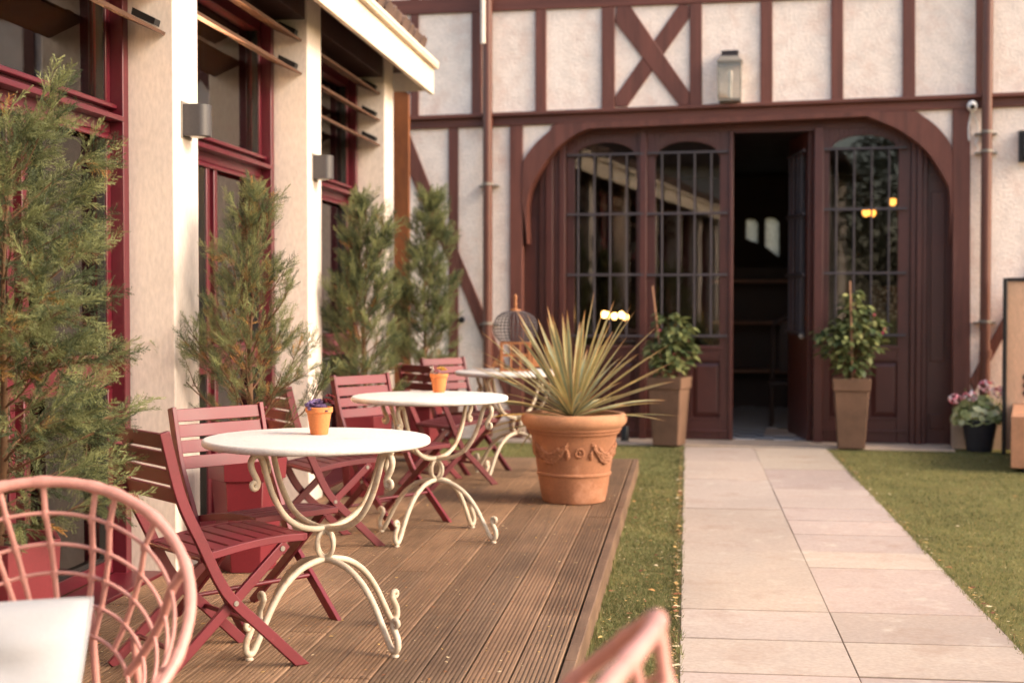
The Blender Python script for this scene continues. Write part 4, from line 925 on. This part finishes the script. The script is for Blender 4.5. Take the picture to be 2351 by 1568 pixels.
def conifer(lab, base, H, wid, nbr, seed, sl_, stems=1, lean=(0, 0), droop=0.0, thin=0.0, gold=.2, dens=1.0):
    """trunk(s), upswept branches, side twigs and feathery sprays; wid(t) gives the reach at height fraction t"""
    rg = np.random.default_rng(seed); t = thing('conifer_tree', lab, 'tree', base, 0, 'slender conifers in the red planters')
    wood = MB(); sp_ = []
    def trunk_pt(h, k): return np.array([lean[0] * (h / H) ** 1.2 + .012 * math.sin(h * 5 + k * 2) + k * .025 * min(1, h * 2), lean[1] * h / H + .012 * math.cos(h * 4 + k), h])
    for k in range(stems):
        top = H * (1 - .12 * k); hs_ = [top * i / 14 for i in range(15)]
        wood.tube([trunk_pt(h, k) for h in hs_], [.0135 * (1 - .3 * k) * (1 - .85 * i / 14) + .0012 for i in range(15)], 7)
    def twig(p, d_, L, r0, lvl, tt):
        n = max(4, int(L / .03)); pts = [p]; dirs = [d_]
        for i in range(n):
            d_ = d_ + np.array([0, 0, 1]) * (.055 - droop * .12) + rg.normal(0, .05, 3); d_ = d_ / np.linalg.norm(d_); p = p + d_ * L / n; pts.append(p); dirs.append(d_)
        wood.tube(pts, [r0 * (1 - .8 * i / n) + .0007 for i in range(n + 1)], 5 if lvl == 0 else 4)
        for i in range(1, n + 1):
            f = i / n
            if f < (.22 if lvl == 0 else .05): continue
            for rep in range(2 if rg.random() < dens else 1):
                if rg.random() < thin: continue
                dd = dirs[i]; pr = np.cross(dd, rg.normal(0, 1, 3)); pr /= np.linalg.norm(pr); v = dd * rg.uniform(.7, 1.0) + pr * rg.uniform(.35, .75) + np.array([0, 0, .12 - droop * .7])
                sp_.append((pts[i], v / np.linalg.norm(v), sl_ * rg.uniform(.7, 1.2) * (1.05 - .25 * f), f, tt))
            if lvl == 0 and f < .92 and rg.random() < .55:
                pr = np.cross(dirs[i], np.array([0, 0, 1.])); pr /= (np.linalg.norm(pr) + 1e-6); s_ = 1 if rg.random() < .5 else -1
                twig(pts[i], dirs[i] * .75 + pr * s_ * .65 + np.array([0, 0, rg.uniform(-.1, .35)]), L * (1 - f) * .55 + .05, r0 * .45, 1, tt)
        sp_.append((pts[-1], dirs[-1], sl_ * rg.uniform(.9, 1.25), 1.0, tt))
    for i in range(nbr):
        tt = ((i + rg.uniform(.1, .9)) / nbr) ** .9; h = H * (.04 + .93 * tt); az = i * 2.39996 + rg.uniform(-.4, .4); L = max(.05, wid(tt) * rg.uniform(.7, 1.18) * (1 + .34 * math.sin(az * 2 + seed) * math.cos(7 * tt + az + seed))); el = R(22 + 38 * tt) + rg.uniform(-.15, .2) - droop * .3
        twig(trunk_pt(h, i % stems), np.array([math.cos(az) * math.cos(el), math.sin(az) * math.cos(el), math.sin(el)]), L, .0042 * (1 - .5 * tt), 0, tt)
    for k in range(stems): sp_.append((trunk_pt(H * (1 - .12 * k) - .02, k), np.array([.1, 0, 1.]), sl_ * 1.1, 1, 1))
    wood.build('trunk', 'bark', t, smooth=60)
    Vs = []; Cs = []; g1, g2, g3 = (np.array(srgb(*c)[:3]) for c in ((106, 112, 74), (150, 154, 102), (82, 92, 64))); gy = np.array(srgb(196, 150, 84)[:3]); gb = np.array(srgb(124, 84, 56)[:3])
    for (p, d_, L, f, tt) in sp_:
        tri, cc = TEMPL[rg.integers(5)]; u = np.cross(d_, rg.normal(0, 1, 3)); u /= np.linalg.norm(u); w_ = np.cross(d_, u); Rm = np.stack([d_, u, w_], 1)
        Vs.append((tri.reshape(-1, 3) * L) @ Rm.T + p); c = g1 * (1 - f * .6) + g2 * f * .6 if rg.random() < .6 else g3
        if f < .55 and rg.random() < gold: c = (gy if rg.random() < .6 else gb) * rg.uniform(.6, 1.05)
        Cs.append((cc.reshape(-1)[:, None] * c * rg.uniform(.78, 1.2)))
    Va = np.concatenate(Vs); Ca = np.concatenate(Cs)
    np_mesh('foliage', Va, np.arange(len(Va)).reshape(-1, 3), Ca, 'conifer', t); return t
ZB = DECK + PH - .05
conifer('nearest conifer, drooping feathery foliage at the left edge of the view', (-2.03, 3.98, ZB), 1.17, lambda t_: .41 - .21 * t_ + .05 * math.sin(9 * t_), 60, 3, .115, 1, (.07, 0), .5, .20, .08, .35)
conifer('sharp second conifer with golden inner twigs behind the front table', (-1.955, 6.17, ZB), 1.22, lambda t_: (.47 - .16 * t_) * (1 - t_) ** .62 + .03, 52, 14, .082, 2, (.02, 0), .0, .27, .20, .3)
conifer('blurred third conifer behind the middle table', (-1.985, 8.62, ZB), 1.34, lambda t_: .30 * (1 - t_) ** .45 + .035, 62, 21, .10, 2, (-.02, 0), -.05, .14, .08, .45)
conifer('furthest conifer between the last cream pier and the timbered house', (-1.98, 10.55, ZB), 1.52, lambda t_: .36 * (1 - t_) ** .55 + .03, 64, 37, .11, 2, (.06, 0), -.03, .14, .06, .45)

# ------------------------------------------------------------------ tall clay planters with shrubs beside the doorway
def make_tallpot():
    t = thing('clay_planter', '', 'planter', group='tall square clay planters flanking the doorway')
    def sq(mb, pr):
        n_ = len(pr); mb.add([(a * sx, a * sy, z_) for a, z_ in pr for sx, sy in ((-1, -1), (1, -1), (1, 1), (-1, 1))], [(i * 4 + k, i * 4 + (k + 1) % 4, (i + 1) * 4 + (k + 1) % 4, (i + 1) * 4 + k) for i in range(n_ - 1) for k in range(4)] + [(3, 2, 1, 0), tuple(range(n_ * 4 - 4, n_ * 4))]); return mb
    sq(MB(), [(.118, 0), (.150, .512)]).build('body', 'tallpot', t, bevel=.008)
    sq(MB(), [(.151, .5125), (.160, .516), (.166, .622), (.150, .622), (.146, .58)]).build('lip', 'tallpot', t, bevel=.006)
    sq(MB(), [(.144, .581), (.144, .59)]).build('soil', 'soil', t); return t
def shrub(lab, base, blobs, n, seed, stake, flowers=0):
    rg = np.random.default_rng(seed); t = thing('shrub', lab, 'shrub', base, 0, 'leafy shrubs tied to canes beside the doorway')
    V = []; Fq = []; C = []; wood = MB()
    tips = []
    for i in range(30):
        b = blobs[rg.integers(len(blobs))]; e = np.array(b[:3]) + rg.normal(0, .45, 3) * b[3]; e[2] = max(.05, e[2]); tips.append(e)
        wood.tube(cr([(rg.uniform(-.03, .03), rg.uniform(-.03, .03), -.03), (e[0] * .25, e[1] * .25, e[2] * .5), tuple(e)], 5), [.006 - .0045 * k / 10 for k in range(11)], 5)
    wood.build('stem', 'bark', t, smooth=60)
    cols = [srgb(100, 110, 68), srgb(134, 140, 88), srgb(76, 90, 58), srgb(160, 160, 104)]
    wts = np.array([b[3] ** 2 for b in blobs]); wts /= wts.sum()
    for i in range(n):
        b = blobs[rg.choice(len(blobs), p=wts)]; d_ = rg.normal(0, 1, 3); d_ /= np.linalg.norm(d_); p = np.array(b[:3]) + d_ * b[3] * rg.uniform(.35, 1.08); p[2] = max(p[2], .02)
        out = np.array([d_[0], d_[1], rg.uniform(-.7, .25)]); out /= np.linalg.norm(out); sd = np.cross(out, [0, 0, 1]); sd /= np.linalg.norm(sd) + 1e-6; up = np.cross(sd, out)
        L = rg.uniform(.055, .10); wd = L * rg.uniform(.32, .42); o = len(V); tw = rg.uniform(-.5, .5); sd = sd * math.cos(tw) + up * math.sin(tw)
        for (u, v_, h) in ((0, 0, 0), (.3, -.8, .06), (.3, .8, .06), (.62, -.75, .02), (.62, .75, .02), (1, 0, -.16), (.35, 0, -.02), (.65, 0, -.05)): V.append(p + out * L * u + sd * wd * v_ + up * L * h)
        Fq += [(o, o + 6, o + 1), (o, o + 2, o + 6), (o + 1, o + 6, o + 7), (o + 1, o + 7, o + 3), (o + 6, o + 2, o + 4), (o + 6, o + 4, o + 7), (o + 3, o + 7, o + 5), (o + 7, o + 4, o + 5)]
        c = np.array(cols[rg.choice(4, p=[.4, .3, .2, .1])][:3]) * rg.uniform(.75, 1.2); C += [c] * 8
    np_mesh('foliage', V, Fq, np.array(C), 'leaf', t)
    MB().tube([stake[0], stake[1]], .007, 8).build('cane', 'cane', t, smooth=40)
    if flowers:
        m = MB(); m.col = srgb(196, 70, 110)[:3]
        for k in range(flowers): d_ = rg.normal(0, 1, 3); d_ /= np.linalg.norm(d_); d_[1] = -abs(d_[1]); b = blobs[rg.integers(len(blobs))]; m.blob(np.array(b[:3]) + d_ * b[3], .014, 6, 4)
        m.build('bud', 'petal', t, smooth=60)
    return t
tp = make_tallpot(); tps = [(-.158, 13.06, 'tall square clay planter left of the open doorway, with a bright edge'), (1.466, 13.02, 'tall square clay planter right of the open doorway')]
for i, (x_, y_, lab) in enumerate(tps):
    if i == 0: tp.location = (x_, y_, .017); tp.rotation_euler = (0, 0, R(-17)); tp['label'] = lab
    else: dup(tp, (x_, y_, .017), R(-4), lab)
shrub('bushy dark shrub in the planter left of the doorway, its cane leaning left', (-.158, 13.06, .607), [(0, 0, .14, .15), (.0, 0, .30, .18), (.06, 0, .42, .15), (-.02, .0, .54, .11), (.12, 0, .25, .13), (-.11, 0, .26, .12)], 560, 5, ((-.05, -.03, 0), (-.155, -.05, .86)), 3)
shrub('taller lighter shrub in the planter right of the doorway, its cane upright', (1.466, 13.02, .607), [(0, 0, .12, .15), (.0, 0, .28, .19), (-.14, 0, .34, .15), (.12, 0, .34, .14), (.0, .0, .50, .17), (.19, 0, .50, .10), (.02, 0, .66, .11), (-.22, 0, .42, .10), (.02, 0, .76, .07)], 700, 9, ((.0, -.09, 0), (-.03, -.12, .90)), 5)

# geranium in a black woven pot
gp = thing('woven_pot', 'black woven pot of pink flowers by the right drainpipe', 'pot', (2.575, 12.97, .006))
m = MB(); n = 44; rows = 26; vs = []
for i in range(rows + 1):
    z_ = .27 * i / rows; r_ = .108 + .045 * i / rows
    for k in range(n): a = 2 * PI * k / n; q_ = r_ + .0035 * math.sin(a * n / 2) * (1 if i % 2 else -1); vs.append((q_ * math.cos(a), q_ * math.sin(a), z_))
m.add(vs, [(i * n + k, i * n + (k + 1) % n, (i + 1) * n + (k + 1) % n, (i + 1) * n + k) for i in range(rows) for k in range(n)]); m.build('basket', 'wickerblack', gp, smooth=50)
m = MB(); m.tube([(.154 * math.cos(2 * PI * k / 32), .154 * math.sin(2 * PI * k / 32), .272) for k in range(32)], .009, 8, True); m.build('rim', 'wickerblack', gp, smooth=60); MB().lathe([(0, .25), (.148, .25)], 20).build('soil', 'soil', gp)
ge = thing('geranium', 'pink geraniums with pale green leaves in the black woven pot', 'flowering plant', (2.575, 12.97, .26))
rg = np.random.default_rng(3); V = []; Fq = []; C = []
for i in range(230):
    a = rg.uniform(0, 2 * PI); el = rg.uniform(-.15, 1.35); rr = rg.uniform(.75, 1.05); p = np.array([math.cos(a) * math.cos(el) * .235 * rr, math.sin(a) * math.cos(el) * .15 * rr, .02 + math.sin(el) * .21 * rr]); nrm = np.array([p[0] * 1.2, p[1] * 1.2 - .03, .16]); nrm /= np.linalg.norm(nrm); nrm += rg.normal(0, .25, 3); nrm /= np.linalg.norm(nrm)
    u = np.cross(nrm, [0, 0, 1]); u /= np.linalg.norm(u) + 1e-6; v_ = np.cross(nrm, u); R0 = rg.uniform(.026, .042); o = len(V); c = np.array(srgb(*((196, 200, 140), (160, 170, 112), (222, 222, 176))[rg.integers(3)])[:3]) * rg.uniform(.8, 1.1)  # leaf greens lifted towards white in place of direct sun
    V.append(p - nrm * R0 * .25); C.append(c * .8)
    for k in range(9): b = 2 * PI * k / 9; q_ = R0 * (1 + .12 * math.cos(b * 4.5)); V.append(p + u * q_ * math.cos(b) + v_ * q_ * math.sin(b)); C.append(c)
    Fq += [(o, o + 1 + k, o + 1 + (k + 1) % 9) for k in range(9)]
np_mesh('foliage', V, Fq, np.array(C), 'leaf', ge)
m = MB()
for hx_, hy_, hz_, rr in ((-.225, -.06, .21, .055), (-.10, -.09, .235, .06), (.045, -.06, .325, .07), (.155, -.08, .275, .066), (.22, -.03, .31, .034), (-.13, 0, .30, .022)):
    m.col = srgb(120, 130, 70)[:3]; m.tube(cr([(hx_ * .4, hy_ * .4, .02), (hx_ * .75, hy_, hz_ * .6), (hx_, hy_, hz_)], 4), .004, 5)
m.build('stalk', 'leaf', ge, smooth=60)
for hx_, hy_, hz_, rr in ((-.225, -.06, .21, .055), (-.10, -.09, .235, .06), (.045, -.06, .325, .07), (.155, -.08, .275, .066), (.22, -.03, .31, .034)):
    m = MB()
    for k in range(34):
        d_ = Vector(rg.normal(0, 1, 3)).normalized(); m.col = tuple(np.array(srgb(*((254, 200, 206), (254, 240, 240), (246, 150, 166))[rg.integers(3)])[:3])); c = Vector((hx_, hy_, hz_)) + Vector((d_.x * rr, d_.y * rr, d_.z * rr * .75)); rot = d_.to_track_quat('Z', 'Y').to_matrix()  # petal pinks whitened to carry the sunlight that is missing here
        m.blob(c, .014, 6, 4, (1, 1, .4), rot)
    m.build('blossom', 'petal', ge, smooth=60)

# rust-coloured garden fireplace at the right edge
fp = thing('garden_fireplace', 'rust-coloured steel garden fireplace with a dark side edge and a projecting box base', 'fireplace', (3.27, 12.08, 0), R(-13))
m = MB(); m.box(-.656, .80, .62, .66, .03, 1.50); m.build('back_panel', 'sunlitpanel', fp, bevel=.004)
m = MB(); m.box(-.69, -.657, .52, .70, .0, 1.53); m.box(-.657, .80, .60, .70, 1.502, 1.532); m.build('frame', 'black', fp, bevel=.003)
m = MB(); m.box(-.60, .80, -.86, .61, .035, .44); m.build('base_box', 'corten', fp, bevel=.008)
m = MB()
for x_ in (-.52, .6):
    for y_ in (-.80, .4): m.box(x_, x_ + .06, y_, y_ + .06, 0, .0345)
m.build('foot', 'black', fp)
m = MB()
for x_ in (-.50, -.43):
    for k in range(3): m.prism([(x_ - .024, .53 + k * .07), (x_, .495 + k * .07), (x_ + .024, .53 + k * .07), (x_, .565 + k * .07)], .612, .619)
m.build('cut_out', 'black', fp)

# birdcage on the furthest table
bc = thing('birdcage', 'ornamental birdcage with a wire dome and orange wooden base on the furthest table', 'birdcage', (-1.182, 9.80, TOP), R(8))
m = MB(); hw = .096
for sx in (-1, 1):
    for sy in (-1, 1): m.box(sx * hw - .011, sx * hw + .011, sy * hw - .011, sy * hw + .011, .014, .20)
for z_ in (.10, .186):
    for s_ in (-1, 1): m.box(-hw + .0115, hw - .0115, s_ * hw - .008, s_ * hw + .008, z_, z_ + .014); m.box(s_ * hw - .008, s_ * hw + .008, -hw + .0115, hw - .0115, z_, z_ + .014)
for s_ in (-.032, .032): m.box(s_ - .007, s_ + .007, -hw - .007, -hw + .007, .014, .0995); m.box(s_ - .006, s_ + .006, -hw - .007, -hw + .007, .1145, .1855)
m.box(-.11, .11, -.11, .11, 0, .0135); m.build('base', 'cagewood', bc, bevel=.002)
for s_ in (-1, 1): m = MB(); m.prism([(s_ * .112, .105), (s_ * .165, .045), (s_ * .165, .030), (s_ * .112, .030)], -.09, .09); m.build('side_roof', 'cagewood', bc, bevel=.003)
m = MB(); dm = [(.110, .205), (.142, .245), (.152, .29), (.147, .335), (.125, .375), (.085, .402), (.03, .415)]
for k in range(30): a = 2 * PI * k / 30; m.tube([(r_ * math.cos(a), r_ * math.sin(a), z_) for r_, z_ in [(p_.x, p_.y) for p_ in cr(dm, 3)]], .0021, 5)
for r_, z_ in [(p_.x, p_.y) for p_ in cr(dm, 2)]: m.tube([(r_ * math.cos(2 * PI * k / 32), r_ * math.sin(2 * PI * k / 32), z_) for k in range(32)], .0022, 5, True)
m.build('wire_dome', 'iron', bc, smooth=60)
MB().lathe([(.042, .412), (.040, .424), (.012, .432), (.010, .45), (.015, .462), (.009, .475), (.012, .50), (.014, .515), (.006, .53), (0, .532)], 20).build('finial', 'cagewood', bc, smooth=50)

# ------------------------------------------------------------------ round wicker armchairs on the deck, close to the camera
def make_rattan():
    t = thing('wicker_armchair', '', 'armchair', group='round pink wicker armchairs close to the camera')
    Rr = .372; tilt = R(46)
    cz = .655 - DECK; ax = Vector((0, 1, 0)); e1 = Vector((0, 1, 0)); e2 = Vector((-math.sin(tilt), 0, math.cos(tilt)))   # chair faces +x; rim's high point at the back
    nrm = Vector((-math.cos(tilt), 0, -math.sin(tilt)))                   # into the bowl, away from the sitter
    O = Vector((0, 0, cz))
    def pt(a, k):
        """a: angle on the rim (90 degrees = top), k: 0 on the rim .. 1 at the bowl's bottom"""
        ks = (0, .2, .4, .6, .8, 1.0); fs_ = (1, .885, .81, .72, .62, .50); ds = (0, .06, .14, .205, .265, .32); i = min(4, int(k * 5)); u = k * 5 - i
        r_ = Rr * (fs_[i] + (fs_[i + 1] - fs_[i]) * u); dep = ds[i] + (ds[i + 1] - ds[i]) * u
        return O + e1 * r_ * math.cos(a) + e2 * r_ * math.sin(a) + nrm * dep
    n = 72
    m = MB(); m.tube([pt(2 * PI * k / n, 0) for k in range(n)], .0125, 12, True); rim = m.build('rim', 'rattan', t, smooth=60)
    spokes = [R(a) for a in (92, 73, 65, 46, 22, -14, -50, -90, -130, -166, 158, 134, 115, 107)]
    for a in spokes:
        m = MB(); m.tube([pt(a + da, 0) for da in (-.055, -.02, .02, .055)], [.0130, .0142, .0142, .0130], 12); m.build('binding', 'rattan', rim, smooth=60)
    for k in (.2, .4, .6, .8, 1.0):
        m = MB(); m.tube([pt(2 * PI * j / n, k) for j in range(n)], .0046, 10, True); m.build('hoop', 'rattan', t, smooth=60)
    for i, a in enumerate(spokes):
        m = MB(); m.tube([pt(a, j / 12) + (nrm * .006) for j in range(13)], .0105 if i in (4, 10) else .0066, 10)
        for k in (.2, .4, .6, .8): m.tube([pt(a, k - .025) + nrm * .003, pt(a, k) + nrm * .003, pt(a, k + .025) + nrm * .003], [.008, .0088, .008], 10)
        m.build('spoke', 'rattan', t, smooth=60)
    bz = pt(0, 1).z; cx = (O + nrm * .30).x
    m = MB(); rb_ = .27
    m.tube([(cx + .06 + rb_ * math.cos(2 * PI * k / 40), rb_ * math.sin(2 * PI * k / 40), .013) for k in range(40)], .013, 10, True); m.build('foot_ring', 'rattan', t, smooth=60)
    for k in range(10):
        a = 2 * PI * k / 10; p_ = pt(a, .8) + nrm * .006; m = MB(); m.tube([p_, (cx + .06 + rb_ * math.cos(a + (PI / 2 if True else 0)) if False else cx + .06 + rb_ * e2.x * math.sin(a) * -1 / abs(e2.x) * -1, rb_ * math.cos(a), .02)], .0095, 8); m.build('leg', 'rattan', t, smooth=60)
    return t
ra = make_rattan(); ra['label'] = 'round pink wicker armchair with a white cushion at the lower left'
ra.location = (-1.40, 2.80, DECK); ra.rotation_euler = (0, 0, R(-82))
dup(ra, (-.305, 1.80, DECK), R(173), 'blurred pink wicker armchair closest to the camera, only its rim showing')
cu = thing('cushion', 'plump white cotton cushion leaning in the wicker armchair', 'cushion', (-1.445, 2.70, DECK + .37), R(4)); cu.rotation_euler = (R(-24), R(-1.5), R(5))
m = MB(); n = 26; vs = []; fs = []; hw, hh = .235, .225; rgc = random.Random(2)
def cpt(u, v_, s):
    e = max(0, (1 - abs(u) ** 3.2)) * max(0, (1 - abs(v_) ** 3.2)); th = .075 * e ** .55; pin = 1 - .05 * (1 - (abs(u) * abs(v_)) ** .8) * (max(abs(u), abs(v_)) ** 3)
    wr = .006 * math.sin(9 * v_ + 2.2 * u + 1.5 * math.sin(3 * u)) * e + .005 * math.sin(17 * v_ - 4 * u * u) * e
    return (u * hw * pin, -s * (th + wr) , v_ * hh * pin)
for s in (1, -1):
    o = len(vs)
    for i in range(n + 1):
        for j in range(n + 1): vs.append(cpt(-1 + 2 * i / n, -1 + 2 * j / n, s))
    for i in range(n):
        for j in range(n):
            f_ = (o + i * (n + 1) + j, o + (i + 1) * (n + 1) + j, o + (i + 1) * (n + 1) + j + 1, o + i * (n + 1) + j + 1); fs.append(f_ if s == 1 else f_[::-1])
m.add(vs, fs); m.build('cover', 'cushion', cu, smooth=60)
m = MB(); m.tube([(cpt(math.copysign(min(1, abs(math.cos(a)) * 1.42), math.cos(a)), math.copysign(min(1, abs(math.sin(a)) * 1.42), math.sin(a)), 0)) for a in [2 * PI * k / 80 for k in range(80)]], .0035, 6, True); m.build('piping', 'cushion', cu, smooth=60)

# ------------------------------------------------------------------ what stands behind the camera and is mirrored in the door panes
def backtree(lab, x_, y_, H, r_, seed):
    rg = np.random.default_rng(seed); t = thing('garden_tree', lab, 'tree', (x_, y_, 0), 0, 'garden trees behind the viewpoint')
    MB().tube([(0, 0, 0), (.05, 0, H * .4), (0, .1, H * .8)], [.16, .12, .05], 10).build('trunk', 'bark', t, smooth=60)
    n = 8000; d_ = rg.normal(0, 1, (n, 3)); d_ /= np.linalg.norm(d_, axis=1)[:, None]; p = d_ * (rg.uniform(.3, 1, (n, 1)) ** .5) * np.array([r_, r_, H * .42]) + np.array([0, 0, H * .58]); p[:, 2] = np.maximum(p[:, 2], .2)
    a = rg.normal(0, 1, (n, 3)); a /= np.linalg.norm(a, axis=1)[:, None]; b = np.cross(a, rg.normal(0, 1, (n, 3))); b /= np.linalg.norm(b, axis=1)[:, None]; s = rg.uniform(.04, .10, (n, 1))
    V = np.stack([p - a * s, p - b * s * .5, p + a * s, p + b * s * .5], 1).reshape(-1, 3); c = np.array([[.05, .06, .025], [.08, .085, .035], [.035, .045, .02]])[rg.choice(3, n)]
    np_mesh('crown', V, np.arange(n * 4).reshape(-1, 4), np.repeat(c, 4, 0), 'leaf', t, 4)
for i, (x_, y_, H, r_) in enumerate(((1.6, -8.5, 6.0, 2.0), (4.6, -9.5, 6.4, 2.2))): backtree('dark green garden tree behind the viewpoint', x_, y_, H, r_, 70 + i)
gh = thing('garden_house', 'pale rendered house with an arched dark door behind the viewpoint', 'building', (-4.6, -7.0, 0))
m = MB(); m.box(-4.5, 1.6, -6, 0, 0, 4.6); m.box(2.8, 4.3, -6, 0, 0, 4.6); m.box(1.6, 2.8, -6, 0, 2.4, 4.6); m.box(1.6, 2.8, -6, -.3, 0, 2.4); m.build('wall', 'pier', gh)
m = MB(); m.box(1.62, 2.78, -.295, -.2, 0, 2.38); m.build('door', 'darkwood', gh)
m = MB(); m.prism([(-4.9, 4.601), (4.7, 4.601), (4.7, 4.75), (-.2, 7.2), (-4.9, 4.75)], -6.3, .4); m.build('roof', 'tile', gh)
